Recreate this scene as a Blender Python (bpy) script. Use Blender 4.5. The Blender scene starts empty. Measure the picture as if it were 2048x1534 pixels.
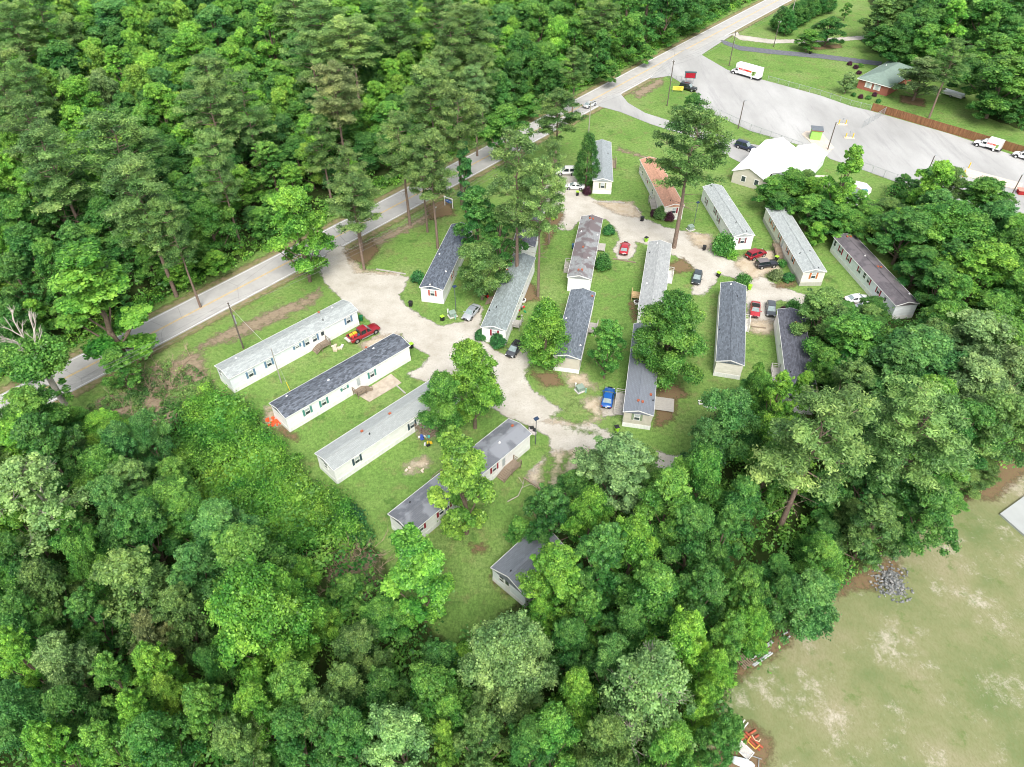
import bpy, math, random
import numpy as np
from mathutils import Vector, Matrix
random.seed(7); rng = np.random.default_rng(7)
SC = bpy.context.scene; COL = SC.collection
R_ = math.radians
# ---------------------------------------------------------------- camera (the drone's)
FPX, TH, ROLL, HC = 1421.61, R_(43.136), -0.010609*math.pi/180, 80.678
def ray(px, py):
    u = (px-1024)/FPX; v = -(py-767)/FPX
    return Vector((u, math.cos(TH)+v*math.sin(TH), -math.sin(TH)+v*math.cos(TH)))
def W(px, py, z=0.0):
    """survey helper: the point of the site seen at this place of the photograph, at height z"""
    d = ray(px, py); t = (z-HC)/d.z
    return Vector((d.x*t, d.y*t, z))
def ppm(p):
    """photo pixels per metre at a point"""
    return FPX/(p.y*math.cos(TH)+(HC-p.z)*math.sin(TH))
cd = bpy.data.cameras.new('camera'); cam = bpy.data.objects.new('camera', cd); COL.objects.link(cam)
cam.location = (0, 0, HC); cam.rotation_euler = (math.pi/2-TH, 0, 0)
cd.sensor_width = 36; cd.lens = 36*FPX/2048; cd.clip_end = 3000; cd.clip_start = 1
SC.camera = cam
# ---------------------------------------------------------------- light
w = bpy.data.worlds.new('World'); SC.world = w; w.use_nodes = True
nt = w.node_tree; bg = nt.nodes['Background']; sk = nt.nodes.new('ShaderNodeTexSky')
sk.sky_type = 'NISHITA'; sk.sun_disc = False
SUN_EL, SUN_AZ = R_(52), R_(172)
sk.sun_elevation = SUN_EL; sk.sun_rotation = SUN_AZ; sk.dust_density = 4.0; sk.air_density = 1.0; sk.ozone_density = 1.0
hsv = nt.nodes.new('ShaderNodeHueSaturation'); hsv.inputs['Saturation'].default_value = .35  # thin overcast
nt.links.new(sk.outputs[0], hsv.inputs['Color']); nt.links.new(hsv.outputs[0], bg.inputs[0]); bg.inputs[1].default_value = 0.15
sl = bpy.data.lights.new('sun', 'SUN'); so = bpy.data.objects.new('sun', sl); COL.objects.link(so)
sl.energy = 1.3; sl.angle = R_(26); sl.color = (1, .96, .88)
dirv = Vector((math.sin(SUN_AZ)*math.cos(SUN_EL), math.cos(SUN_AZ)*math.cos(SUN_EL), math.sin(SUN_EL)))
so.rotation_euler = dirv.to_track_quat('Z', 'Y').to_euler()
SC.view_settings.view_transform = 'Standard'; SC.view_settings.look = 'None'
SC.view_settings.exposure = 1.0; SC.view_settings.gamma = 1
SC.cycles.max_bounces = 5; SC.cycles.diffuse_bounces = 3; SC.cycles.transparent_max_bounces = 12
SC.cycles.glossy_bounces = 2; SC.cycles.filter_width = 1.0; SC.cycles.use_denoising = True
# ---------------------------------------------------------------- materials
MATS = {}
def mat(key, col=(.5,.5,.5), rough=.8, var=.12, scale=2.0, metal=0., col2=None, bump=0., detail=4, stretch=None, spec=.3, contrast=None, emit=None):
    if key in MATS: return MATS[key]
    m = bpy.data.materials.new(key); m.use_nodes = True; n = m.node_tree.nodes; L = m.node_tree.links
    b = n['Principled BSDF']; b.inputs['Roughness'].default_value = rough; b.inputs['Metallic'].default_value = metal
    b.inputs['Specular IOR Level'].default_value = spec
    tc = n.new('ShaderNodeTexCoord'); mp = n.new('ShaderNodeMapping'); L.new(tc.outputs['Object'], mp.inputs[0])
    if stretch: mp.inputs['Scale'].default_value = stretch
    ns = n.new('ShaderNodeTexNoise'); ns.inputs['Scale'].default_value = scale; ns.inputs['Detail'].default_value = detail
    L.new(mp.outputs[0], ns.inputs[0])
    cr = n.new('ShaderNodeValToRGB'); a, c = contrast or (.3, .7)
    cr.color_ramp.elements[0].position = a; cr.color_ramp.elements[1].position = c
    c2 = col2 or tuple(min(1, x*(1+var)) for x in col); c1 = col if col2 else tuple(x*(1-var) for x in col)
    cr.color_ramp.elements[0].color = (*c1, 1); cr.color_ramp.elements[1].color = (*c2, 1)
    L.new(ns.outputs[0], cr.inputs[0]); L.new(cr.outputs[0], b.inputs['Base Color'])
    if bump:
        bp = n.new('ShaderNodeBump'); bp.inputs['Strength'].default_value = bump; bp.inputs['Distance'].default_value = .03
        L.new(ns.outputs[0], bp.inputs['Height']); L.new(bp.outputs[0], b.inputs['Normal'])
    if emit:
        b.inputs['Emission Color'].default_value = (*emit[:3], 1); b.inputs['Emission Strength'].default_value = emit[3]
    MATS[key] = m; return m
def roofmat(key, col, streak=None, speck=.45):
    """asphalt shingles: speckled tabs in courses, with soft weather stains (or the second colour in large patches)"""
    if key in MATS: return MATS[key]
    m = bpy.data.materials.new(key); m.use_nodes = True; n = m.node_tree.nodes; L = m.node_tree.links
    b = n['Principled BSDF']; b.inputs['Roughness'].default_value = .92; b.inputs['Specular IOR Level'].default_value = .2
    tc = n.new('ShaderNodeTexCoord')
    br = n.new('ShaderNodeTexBrick'); br.inputs['Scale'].default_value = 1.0
    br.inputs['Brick Width'].default_value = .5; br.inputs['Row Height'].default_value = .22; br.inputs['Mortar Size'].default_value = .012
    br.inputs['Color1'].default_value = tuple(c*(1-speck) for c in col)+(1,); br.inputs['Color2'].default_value = tuple(min(1,c*(1+speck)) for c in col)+(1,)
    br.inputs['Mortar'].default_value = tuple(c*.6 for c in col)+(1,)
    L.new(tc.outputs['Object'], br.inputs[0])
    n1 = n.new('ShaderNodeTexNoise'); n1.inputs['Scale'].default_value = .45; n1.inputs['Detail'].default_value = 5; L.new(tc.outputs['Object'], n1.inputs[0])
    mx = n.new('ShaderNodeMix'); mx.data_type = 'RGBA'
    r = n.new('ShaderNodeMapRange'); r.inputs[1].default_value = .35; r.inputs[2].default_value = .65; r.inputs[3].default_value = 0; r.inputs[4].default_value = .2
    L.new(n1.outputs[0], r.inputs[0]); s = streak or tuple(c*.7 for c in col)
    if streak: r.inputs[1].default_value = .44; r.inputs[2].default_value = .53; r.inputs[4].default_value = .95
    L.new(r.outputs[0], mx.inputs[0]); L.new(br.outputs[0], mx.inputs[6]); mx.inputs[7].default_value = (*s, 1)
    L.new(mx.outputs[2], b.inputs['Base Color']); MATS[key] = m; return m
def siding(key, col, dirt=.1):
    if key in MATS: return MATS[key]
    m = mat(key, col, .55, dirt, .9, bump=.0, stretch=(1,1,2.5)); n = m.node_tree.nodes; L = m.node_tree.links; b = n['Principled BSDF']
    tc = n.new('ShaderNodeTexCoord'); wv = n.new('ShaderNodeTexWave'); wv.bands_direction = 'Z'; wv.inputs['Scale'].default_value = 1.6
    L.new(tc.outputs['Object'], wv.inputs[0]); bp = n.new('ShaderNodeBump'); bp.inputs['Strength'].default_value = .5; bp.inputs['Distance'].default_value = .02
    L.new(wv.outputs[0], bp.inputs['Height']); L.new(bp.outputs[0], b.inputs['Normal']); return m
def paint(key, col, rough=.28, metal=.0):
    if key in MATS: return MATS[key]
    m = mat(key, col, rough, .06, 1.5, metal=metal, spec=.5); b = m.node_tree.nodes['Principled BSDF']
    b.inputs['Coat Weight'].default_value = .6; b.inputs['Coat Roughness'].default_value = .08; return m
GLASS = mat('window_glass', (.05,.065,.075), .12, .3, 1.2, spec=.6)
BLIND = mat('blind_glass', (.42,.47,.48), .2, .2, 3, spec=.6, stretch=(1,1,8))
CGLASS = mat('car_glass', (.02,.03,.032), .06, .1, 1, spec=.8)
CGLASSL = mat('windscreen_glass', (.22,.28,.28), .08, .2, 2, spec=.8)
WHITE = mat('white_trim', (.74,.74,.72), .5, .05)
BLACK = mat('black_plastic', (.02,.02,.022), .5, .2)
TYRE = mat('tyre_rubber', (.022,.022,.022), .85, .2)
RIM = mat('alloy_rim', (.5,.51,.52), .3, .1, metal=.7)
STEEL = mat('galvanised_steel', (.45,.48,.49), .4, .12, 3, metal=.5)
WOODG = mat('weathered_deck_wood', (.24,.19,.14), .85, .3, 3, stretch=(1,8,8))
WOODN = mat('fresh_deck_wood', (.5,.36,.19), .8, .2, 3, stretch=(1,8,8))
WOODP = mat('pale_grey_wood', (.40,.38,.35), .85, .2, 3, stretch=(8,1,8))
RAILW = mat('white_rail_paint', (.6,.58,.54), .7, .15, 3)
POLEM = mat('creosoted_pole_wood', (.12,.10,.085), .9, .3, 2, stretch=(6,6,.6))
POLEG = mat('pale_pole_wood', (.33,.31,.27), .9, .2, 2, stretch=(6,6,.6))
CONC = mat('concrete', (.5,.48,.45), .9, .14, 1.3, bump=.2)
REDB = mat('rusty_vent', (.36,.10,.05), .7, .3, 6)
# ---------------------------------------------------------------- mesh building
class MB:
    def __init__(s): s.v=[]; s.f=[]; s.m=[]; s.sm=[]
    def add(s, vs, fs, mi=0, sm=False):
        k=len(s.v); s.v += [tuple(v) for v in vs]; s.f += [tuple(i+k for i in f) for f in fs]; s.m += [mi]*len(fs); s.sm += [sm]*len(fs); return s
    def box(s, c, d, mi=0, rz=0., M=None):
        hx,hy,hz = d[0]/2,d[1]/2,d[2]/2; vs=[Vector((x,y,z)) for x in(-hx,hx) for y in(-hy,hy) for z in(-hz,hz)]
        T = Matrix.Translation(c) @ (M if M else Matrix.Rotation(rz,4,'Z'))
        return s.add([T@v for v in vs], [(0,1,3,2),(4,6,7,5),(0,4,5,1),(2,3,7,6),(0,2,6,4),(1,5,7,3)], mi)
    def beam(s, p, q, wd, th=None, mi=0):
        """a rectangular bar from p to q"""
        p=Vector(p);q=Vector(q);d=q-p;l=d.length
        if l<1e-6: return s
        M = d.to_track_quat('X','Z').to_matrix().to_4x4()
        return s.box((p+q)/2,(l,wd,th or wd),mi,M=M)
    def tube(s, p, q, r0, r1=None, n=8, mi=0, cap=True):
        p=Vector(p);q=Vector(q); r1=r0 if r1 is None else r1; d=(q-p)
        if d.length<1e-6: return s
        M=d.to_track_quat('Z','Y').to_matrix(); vs=[]
        for c,r in((p,r0),(q,r1)):
            for i in range(n):
                a=2*math.pi*i/n; vs.append(c+M@Vector((r*math.cos(a),r*math.sin(a),0)))
        fs=[(i,(i+1)%n,n+(i+1)%n,n+i) for i in range(n)]
        s.add(vs,fs,mi,True)
        if cap: s.add(vs,[tuple(range(n))[::-1],tuple(range(n,2*n))],mi)
        return s
    def path(s, pts, r, n=6, mi=0, r1=None):
        r1=r if r1 is None else r1
        for i in range(len(pts)-1):
            a=r+(r1-r)*i/(len(pts)-1); b=r+(r1-r)*(i+1)/(len(pts)-1); s.tube(pts[i],pts[i+1],a,b,n,mi)
        return s
    def prism(s, poly, z0, z1, mi=0):
        n=len(poly); vs=[(p[0],p[1],z0) for p in poly]+[(p[0],p[1],z1) for p in poly]
        ar=sum(poly[i][0]*poly[(i+1)%n][1]-poly[(i+1)%n][0]*poly[i][1] for i in range(n))
        t=tuple(range(n,2*n)); b=tuple(range(n))[::-1]; fs=[(i,(i+1)%n,n+(i+1)%n,n+i) for i in range(n)]
        if ar<0: t=t[::-1]; b=b[::-1]; fs=[f[::-1] for f in fs]
        return s.add(vs,[t,b]+fs,mi)
    def ring_loft(s, rings, mi=0, sm=False, caps=True):
        n=len(rings[0]); vs=[v for r in rings for v in r]; fs=[]
        for k in range(len(rings)-1):
            for i in range(n):
                j=(i+1)%n; fs.append((k*n+i,k*n+j,(k+1)*n+j,(k+1)*n+i))
        s.add(vs,fs,mi,sm)
        if caps: s.add(rings[0],[tuple(range(n))[::-1]],mi); s.add(rings[-1],[tuple(range(n))],mi)
        return s
    def mesh(s, name, mats):
        me=bpy.data.meshes.new(name); me.from_pydata(s.v,[],s.f); me.polygons.foreach_set('material_index',s.m); me.polygons.foreach_set('use_smooth',s.sm)
        for m in (mats if isinstance(mats,(list,tuple)) else [mats]): me.materials.append(m)
        me.validate(); me.update(); return me
    def build(s, name, mats, parent=None):
        o=bpy.data.objects.new(name,s.mesh(name,mats)); COL.objects.link(o)
        if parent is not None: o.parent=parent
        return o
def tag(o, label=None, cat=None, group=None, kind=None):
    if label: o['label']=label
    if cat: o['category']=cat
    if group: o['group']=group
    if kind: o['kind']=kind
    return o
def thing(name, label, cat, loc=(0,0,0), rz=0., group=None):
    o=bpy.data.objects.new(name,None); COL.objects.link(o); o.location=loc; o.rotation_euler=(0,0,rz); o.empty_display_size=.3
    return tag(o,label,cat,group)
# ---------------------------------------------------------------- flat ground sheets with soft, ragged edges
def poly_sd(P, X, Y):
    """signed distance to a polygon (positive inside) on numpy arrays"""
    d=np.full(X.shape,1e9); ins=np.zeros(X.shape,bool); n=len(P)
    for i in range(n):
        x0,y0=P[i]; x1,y1=P[(i+1)%n]; ex,ey=x1-x0,y1-y0; l=ex*ex+ey*ey+1e-9
        t=np.clip(((X-x0)*ex+(Y-y0)*ey)/l,0,1); d=np.minimum(d,np.hypot(X-x0-t*ex,Y-y0-t*ey))
        if y0!=y1:
            c=((y0>Y)!=(y1>Y))&(X<(x1-x0)*(Y-y0)/(y1-y0)+x0); ins^=c
    return np.where(ins,d,-d)
def np_mesh(name, V, F, mats, attrs=None, smooth=False):
    me=bpy.data.meshes.new(name); V=np.ascontiguousarray(V,np.float32); F=np.ascontiguousarray(F,np.int32); nf,k=F.shape
    me.vertices.add(len(V)); me.vertices.foreach_set('co',V.ravel()); me.loops.add(nf*k); me.loops.foreach_set('vertex_index',F.ravel())
    me.polygons.add(nf); me.polygons.foreach_set('loop_start',np.arange(0,nf*k,k,dtype=np.int32))
    me.polygons.foreach_set('use_smooth',np.full(nf,smooth))
    for a,(dom,vals) in (attrs or {}).items():
        at=me.attributes.new(a,'FLOAT',dom); at.data.foreach_set('value',np.ascontiguousarray(vals,np.float32))
    for m in (mats if isinstance(mats,(list,tuple)) else [mats]): me.materials.append(m)
    me.update(calc_edges=True); me.validate(); return me
def sheet(name, polys, z, m, margin=1.0, cell=.5, kind='structure'):
    P=[[(p.x,p.y) for p in (W(*a) for a in poly)] if not isinstance(poly[0],Vector) else [(p.x,p.y) for p in poly] for poly in polys]
    xs=[a for p in P for a,_ in p]; ys=[b for p in P for _,b in p]
    gx=np.arange(min(xs)-margin-cell,max(xs)+margin+cell,cell); gy=np.arange(min(ys)-margin-cell,max(ys)+margin+cell,cell)
    X,Y=np.meshgrid(gx,gy); sd=np.full(X.shape,-1e9)
    for p in P: sd=np.maximum(sd,poly_sd(p,X,Y))
    nx=len(gx); keep=np.maximum(np.maximum(sd[:-1,:-1],sd[1:,1:]),np.maximum(sd[:-1,1:],sd[1:,:-1]))>-margin
    J,I=np.nonzero(keep); q=J*nx+I; F=np.stack([q,q+1,q+nx+1,q+nx],1)
    used,inv=np.unique(F,return_inverse=True); F=inv.reshape(F.shape)
    V=np.stack([X.ravel()[used],Y.ravel()[used],np.full(len(used),z)],1)
    o=bpy.data.objects.new(name,np_mesh(name,V,F,m,{'sd':('POINT',sd.ravel()[used])})); COL.objects.link(o)
    return tag(o,kind=kind)
def softmat(key, build, soft=.6, amp=1.4, nscale=.9, erode=0.):
    """material whose edge fades through ragged noise; build(n, L) returns a colour socket"""
    m=bpy.data.materials.new(key); m.use_nodes=True; n=m.node_tree.nodes; L=m.node_tree.links; b=n['Principled BSDF']
    b.inputs['Roughness'].default_value=.95; b.inputs['Specular IOR Level'].default_value=.1
    L.new(build(n,L),b.inputs['Base Color'])
    at=n.new('ShaderNodeAttribute'); at.attribute_name='sd'; tc=n.new('ShaderNodeTexCoord')
    ns=n.new('ShaderNodeTexNoise'); ns.inputs['Scale'].default_value=nscale; ns.inputs['Detail'].default_value=7; ns.inputs['Roughness'].default_value=.65; L.new(tc.outputs['Object'],ns.inputs[0])
    ma=n.new('ShaderNodeMath'); ma.operation='MULTIPLY_ADD'; ma.inputs[1].default_value=amp*2; ma.inputs[2].default_value=-amp-erode; L.new(ns.outputs[0],ma.inputs[0])
    ad=n.new('ShaderNodeMath'); ad.operation='ADD'; L.new(at.outputs['Fac'],ad.inputs[0]); L.new(ma.outputs[0],ad.inputs[1])
    mr=n.new('ShaderNodeMapRange'); mr.inputs[1].default_value=-soft/2; mr.inputs[2].default_value=soft/2; L.new(ad.outputs[0],mr.inputs[0])
    L.new(mr.outputs[0],b.inputs['Alpha']); return m
def nz(n, L, scale, detail=5, rough=.6, stretch=None, rot=0):
    tc=n.new('ShaderNodeTexCoord'); mp=n.new('ShaderNodeMapping'); L.new(tc.outputs['Object'],mp.inputs[0])
    if stretch: mp.inputs['Scale'].default_value=stretch
    mp.inputs['Rotation'].default_value=(0,0,rot)
    ns=n.new('ShaderNodeTexNoise'); ns.inputs['Scale'].default_value=scale; ns.inputs['Detail'].default_value=detail; ns.inputs['Roughness'].default_value=rough
    L.new(mp.outputs[0],ns.inputs[0]); return ns.outputs[0]
def ramp(n, L, fac, stops):
    cr=n.new('ShaderNodeValToRGB'); e=cr.color_ramp.elements
    while len(e)<len(stops): e.new(.5)
    for i,(p,c) in enumerate(stops): e[i].position=p; e[i].color=(*c,1)
    L.new(fac,cr.inputs[0]); return cr.outputs[0]
def mix(n, L, fac, a, b, mode='MIX'):
    mx=n.new('ShaderNodeMix'); mx.data_type='RGBA'; mx.blend_type=mode
    if isinstance(fac,float): mx.inputs[0].default_value=fac
    else: L.new(fac,mx.inputs[0])
    for k,x in((6,a),(7,b)):
        if isinstance(x,tuple): mx.inputs[k].default_value=(*x,1)
        else: L.new(x,mx.inputs[k])
    return mx.outputs[2]
def sm(n, L, fac, a, b, lo=0., hi=1.):
    r=n.new('ShaderNodeMapRange'); r.interpolation_type='SMOOTHSTEP'; r.inputs[1].default_value=a; r.inputs[2].default_value=b; r.inputs[3].default_value=lo; r.inputs[4].default_value=hi
    L.new(fac,r.inputs[0]); return r.outputs[0]
def c_grass(n,L):
    a=ramp(n,L,nz(n,L,.07,6,.6),[(.3,(.14,.27,.06)),(.5,(.21,.34,.085)),(.7,(.28,.36,.13))])
    b=mix(n,L,sm(n,L,nz(n,L,.33,8,.7),.5,.68,0,.7),a,(.25,.23,.105))
    c=mix(n,L,sm(n,L,nz(n,L,.22,7,.7),.56,.66,0,.6),b,(.045,.12,.025))
    e=mix(n,L,sm(n,L,nz(n,L,.9,7,.8),.6,.74,0,.4),c,(.33,.28,.18))
    f=mix(n,L,sm(n,L,nz(n,L,1.6,7,.85),.36,.66,0,.7),e,(.05,.105,.022))
    return mix(n,L,sm(n,L,nz(n,L,6,4,.8,(1,.35,1),.6),.4,.65,0,.35),f,(.04,.085,.02))
def c_gravel(n,L):
    a=ramp(n,L,nz(n,L,.25,6,.65),[(.3,(.39,.365,.31)),(.5,(.50,.475,.42)),(.72,(.585,.565,.515))])
    b=mix(n,L,sm(n,L,nz(n,L,4,6,.85),.38,.7,0,.6),a,(.26,.22,.17))
    return mix(n,L,sm(n,L,nz(n,L,.5,7,.7),.6,.75,0,.35),b,(.26,.24,.13))
def c_dirt(n,L):
    a=ramp(n,L,nz(n,L,.5,6,.7),[(.3,(.38,.30,.20)),(.6,(.52,.45,.35)),(.75,(.24,.26,.10))])
    return mix(n,L,sm(n,L,nz(n,L,6,5,.8),.4,.7,0,.4),a,(.24,.18,.11))
def c_mulch(n,L):
    return ramp(n,L,nz(n,L,5,6,.8),[(.3,(.09,.06,.035)),(.5,(.20,.13,.08)),(.62,(.13,.15,.05)),(.78,(.33,.24,.16))])
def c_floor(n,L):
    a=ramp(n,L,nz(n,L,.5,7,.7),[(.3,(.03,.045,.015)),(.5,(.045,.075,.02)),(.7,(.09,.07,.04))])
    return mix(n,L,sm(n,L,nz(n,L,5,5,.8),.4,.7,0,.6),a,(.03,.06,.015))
def c_field(n,L):
    a=ramp(n,L,nz(n,L,.1,7,.65),[(.32,(.13,.18,.07)),(.5,(.21,.225,.11)),(.66,(.28,.26,.16))])
    b=mix(n,L,sm(n,L,nz(n,L,.16,11,.82),.52,.66,0,.8),a,(.50,.45,.38))
    c=mix(n,L,sm(n,L,nz(n,L,.3,8,.75),.54,.7,0,.75),b,(.10,.17,.045))
    return mix(n,L,sm(n,L,nz(n,L,4,7,.85,(1,.5,1),.7),.4,.68,0,.55),c,(.14,.15,.055))
def c_asph(n,L):
    a=ramp(n,L,nz(n,L,.09,6,.6,(1,.35,1),-.35),[(.3,(.31,.31,.30)),(.5,(.38,.38,.37)),(.7,(.46,.46,.45))])
    b=mix(n,L,sm(n,L,nz(n,L,.25,7,.75,(1,.1,1),1.25),.52,.66,0,.4),a,(.24,.24,.24))
    return mix(n,L,sm(n,L,nz(n,L,6,4,.8),.4,.7,0,.3),b,(.24,.24,.235))
def c_asphdark(n,L):
    return ramp(n,L,nz(n,L,1.2,6,.7),[(.3,(.10,.105,.12)),(.6,(.16,.165,.185))])
def c_thatch(n,L):
    a=ramp(n,L,nz(n,L,1.1,7,.75,(1,3,1),.8),[(.3,(.14,.10,.06)),(.55,(.30,.24,.17)),(.75,(.13,.16,.05))])
    return a
def c_ditch(n,L):
    return ramp(n,L,nz(n,L,.9,7,.75),[(.35,(.11,.15,.04)),(.5,(.22,.20,.10)),(.65,(.30,.22,.15))])
def solid(key, f):
    m=bpy.data.materials.new(key); m.use_nodes=True; n=m.node_tree.nodes; L=m.node_tree.links; b=n['Principled BSDF']
    b.inputs['Roughness'].default_value=.95; b.inputs['Specular IOR Level'].default_value=.1; L.new(f(n,L),b.inputs['Base Color']); return m
SM = {k: softmat('soft_'+k, f, *a) for k,(f,*a) in dict(gravel=(c_gravel,.5,1.1,.7), dirt=(c_dirt,1.6,1.8,.8), mulch=(c_mulch,1.2,1.6,1.3,.15), floor=(c_floor,1.,1.5,.5),
      field=(c_field,1.,1.4,.4), asphalt=(c_asph,.12,.12,2.), dark=(c_asphdark,.12,.15,2.), thatch=(c_thatch,1.8,3.0,.7,.3), ditch=(c_ditch,1.,1.2,.8), grass=(c_grass,1.2,1.6,1.2,.2)).items()}
# ---------------------------------------------------------------- the ground
g=MB(); g.add([(-900,-300,0),(900,-300,0),(900,1500,0),(-900,1500,0)],[(0,1,2,3)]); tag(g.build('ground',solid('lawn_grass',c_grass)),kind='structure')
# road: both white edge lines surveyed, a smooth curve through each
NW=[W(*p) for p in((5,788),(252,670),(500,540),(556,508),(1155,195),(1300,121),(1361,88),(1521,4))]
SE=[W(*p) for p in((66,814),(288,706),(500,591),(593,550),(872,389),(1180,215),(1300,156),(1361,125),(1476,63),(1574,4))]
fn=np.polyfit([p.y for p in NW],[p.x for p in NW],3); fs_=np.polyfit([p.y for p in SE],[p.x for p in SE],3)
ctr=lambda y:(np.polyval(fn,y)+np.polyval(fs_,y))/2
ys=list(np.arange(55,325,4.)); RC=[Vector((float(ctr(y)),float(y),0)) for y in ys]
d0=(RC[0]-RC[1]).normalized(); d1=(RC[-1]-RC[-2]).normalized()
RC=[RC[0]+d0*k for k in(60,40,20)]+RC+[RC[-1]+d1*k for k in(20,60,120,220)]
RN=[]
for i in range(len(RC)):
    t=(RC[min(i+1,len(RC)-1)]-RC[max(i-1,0)]).normalized(); RN.append(Vector((-t.y,t.x,0)))
hw=float(np.mean([abs((Vector((float(ctr(y)),y,0))-Vector((float(np.polyval(fn,y)),y,0))).dot(Vector((-.76,.65,0)))) for y in(80,100,130,170,200,260)]))
def roadpt(i,off,z=0): return RC[i]+RN[i]*off+Vector((0,0,z))
def strip(name,o0,o1,z,m,i0=0,i1=None,parent=None):
    b=MB(); i1=len(RC) if i1 is None else i1
    vs=[roadpt(i,o,z) for i in range(i0,i1) for o in(o0,o1)]
    b.add(vs,[(2*k,2*k+1,2*k+3,2*k+2) for k in range(i1-i0-1)][::1]); return b.build(name,m,parent)
print('road half width',hw)
SH=[roadpt(i,hw+1.9) for i in range(len(RC))]+[roadpt(i,-hw-1.9) for i in range(len(RC))][::-1]
sheet('verge',[SH],.006,SM['ditch'],1.0,1.0)
def c_road(n,L):
    a=ramp(n,L,nz(n,L,.5,6,.6),[(.3,(.38,.372,.355)),(.7,(.46,.45,.43))])
    b=mix(n,L,sm(n,L,nz(n,L,8,4,.8),.4,.7,0,.3),a,(.18,.18,.175))
    v=n.new('ShaderNodeTexVoronoi'); v.feature='DISTANCE_TO_EDGE'; v.inputs['Scale'].default_value=.08; tc=n.new('ShaderNodeTexCoord'); L.new(tc.outputs['Object'],v.inputs[0])
    return mix(n,L,sm(n,L,v.outputs['Distance'],.0,.006,.4,0),b,(.10,.10,.10))
rd=strip('road',-hw-.35,hw+.35,.02,solid('road_asphalt',c_road)); tag(rd,kind='structure')
WL=mat('road_white_paint',(.72,.72,.70),.8,.12,1.5); YL=mat('road_yellow_paint',(.62,.42,.13),.8,.25,1.2)
strip('edge_line',hw-.14,hw+.02,.026,WL,parent=rd); strip('edge_line',-hw-.02,-hw+.14,.026,WL,parent=rd)
strip('centre_line',.07,.2,.026,YL,parent=rd); strip('centre_line',-.2,-.07,.026,YL,parent=rd)
# shallow ditch lines with dead leaves beside the road
sheet('ditch',[[(640,575),(600,600),(550,615),(500,640),(450,660),(400,690),(395,700),(470,680),(560,640),(640,600)],
  [(700,505),(715,515),(800,470),(880,430),(900,415),(890,408),(830,440),(760,470),(715,490)],[(1262,185),(1278,198),(1330,165),(1322,155)],[(1234,300),(1300,322),(1310,318),(1238,296)]],.012,SM['thatch'],1.6)
GR=[[(648,520),(640,545),(655,572),(690,603),(735,640),(760,668),(722,690),(735,705),(800,668),(822,690),(838,700),(860,712),(838,738),(812,748),(840,760),(900,775),(960,800),(1010,832),(1060,852),(1095,872),(1105,900),(1080,925),(1050,955),(1110,995),(1150,960),(1190,935),(1260,945),(1310,950),(1385,940),(1392,915),(1340,910),(1290,900),(1240,880),(1215,862),(1160,840),(1110,812),(1065,780),(1048,755),(1055,738),(1078,712),(1068,688),(1045,690),(1020,715),(990,700),(960,672),(962,640),(966,612),(950,615),(925,645),(880,652),(840,632),(805,605),(798,590),(812,572),(815,555),(790,546),(725,545),(712,530),(702,508),(690,500),(680,490),(655,505)],
 [(1095,340),(1160,340),(1160,382),(1195,402),(1240,402),(1275,415),(1285,435),(1330,455),(1375,463),(1418,470),(1424,492),(1440,512),(1475,525),(1500,512),(1535,505),(1545,540),(1520,552),(1560,573),(1610,590),(1660,605),(1740,600),(1740,640),(1600,640),(1590,610),(1560,598),(1546,608),(1552,640),(1530,652),(1500,648),(1492,600),(1492,570),(1470,558),(1442,548),(1425,572),(1404,592),(1384,590),(1386,560),(1392,542),(1380,528),(1350,512),(1322,498),(1285,488),(1272,482),(1270,508),(1255,520),(1236,518),(1226,498),(1240,478),(1230,456),(1212,440),(1172,430),(1152,448),(1140,462),(1118,458),(1095,440),(1085,400)],
 [(1195,795),(1230,790),(1232,830),(1205,835)]]
sheet('gravel_drive',GR,.03,SM['gravel'],1.6)
sheet('bare_dirt',[[(1190,404),(1265,405),(1285,436),(1240,430)],[(1055,955),(1110,905),(1180,900),(1200,930),(1112,995)],[(1375,465),(1420,470),(1428,500),(1390,492)],[(705,500),(720,540),(790,548),(712,545),(690,500)],[(1480,515),(1545,500),(1560,540),(1500,560),(1470,530)],
  [(1090,840),(1160,850),(1205,838),(1198,795),(1170,800),(1150,830)],[(720,690),(760,672),(800,670),(745,712)],[(838,855),(870,850),(880,872),(842,872)],[(812,930),(850,915),(860,928),(820,945)],[(1130,745),(1170,750),(1190,775),(1140,772)],[(535,815),(560,830),(565,855),(532,850)],[(1500,640),(1560,645),(1540,668),(1500,664)]],.036,SM['dirt'],2.2)
sheet('grass_strip',[[(1092,905),(1112,915),(1098,985),(1078,975),(1082,940)],[(1130,905),(1142,908),(1122,975),(1112,980),(1112,950)],[(1165,905),(1178,905),(1150,960),(1146,955)],[(1130,855),(1190,862),(1200,872),(1150,862)],[(1100,835),(1150,800),(1195,830),(1160,850)],[(1050,740),(1062,730),(1068,745),(1056,760)]],.039,SM['grass'],1.8)
sheet('mulch_bed',[[(690,505),(745,480),(760,500),(735,530),(700,520)],[(1040,560),(1070,570),(1080,600),(1050,605),(1020,640),(1018,600)],[(1320,765),(1355,770),(1380,790),(1352,800),(1350,838),(1310,858),(1308,800)],[(1335,530),(1365,515),(1392,540),(1350,548)],[(1085,430),(1115,415),(1130,430),(1090,500)],[(940,1090),(975,1088),(972,1105),(944,1106)],[(1540,570),(1590,560),(1592,572),(1560,578)],[(1258,605),(1270,600),(1276,640),(1266,645)],[(1060,745),(1110,745),(1130,770),(1090,775)],[(850,412),(900,395),(910,430),(860,440)],[(980,1150),(1020,1190),(1045,1200),(985,1165)],[(1640,100),(1685,96),(1680,88),(1600,95)],[(1800,205),(1850,215),(1850,198),(1800,190)],[(560,850),(600,872),(590,885),(550,860)]],.042,SM['mulch'],1.0)
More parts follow.
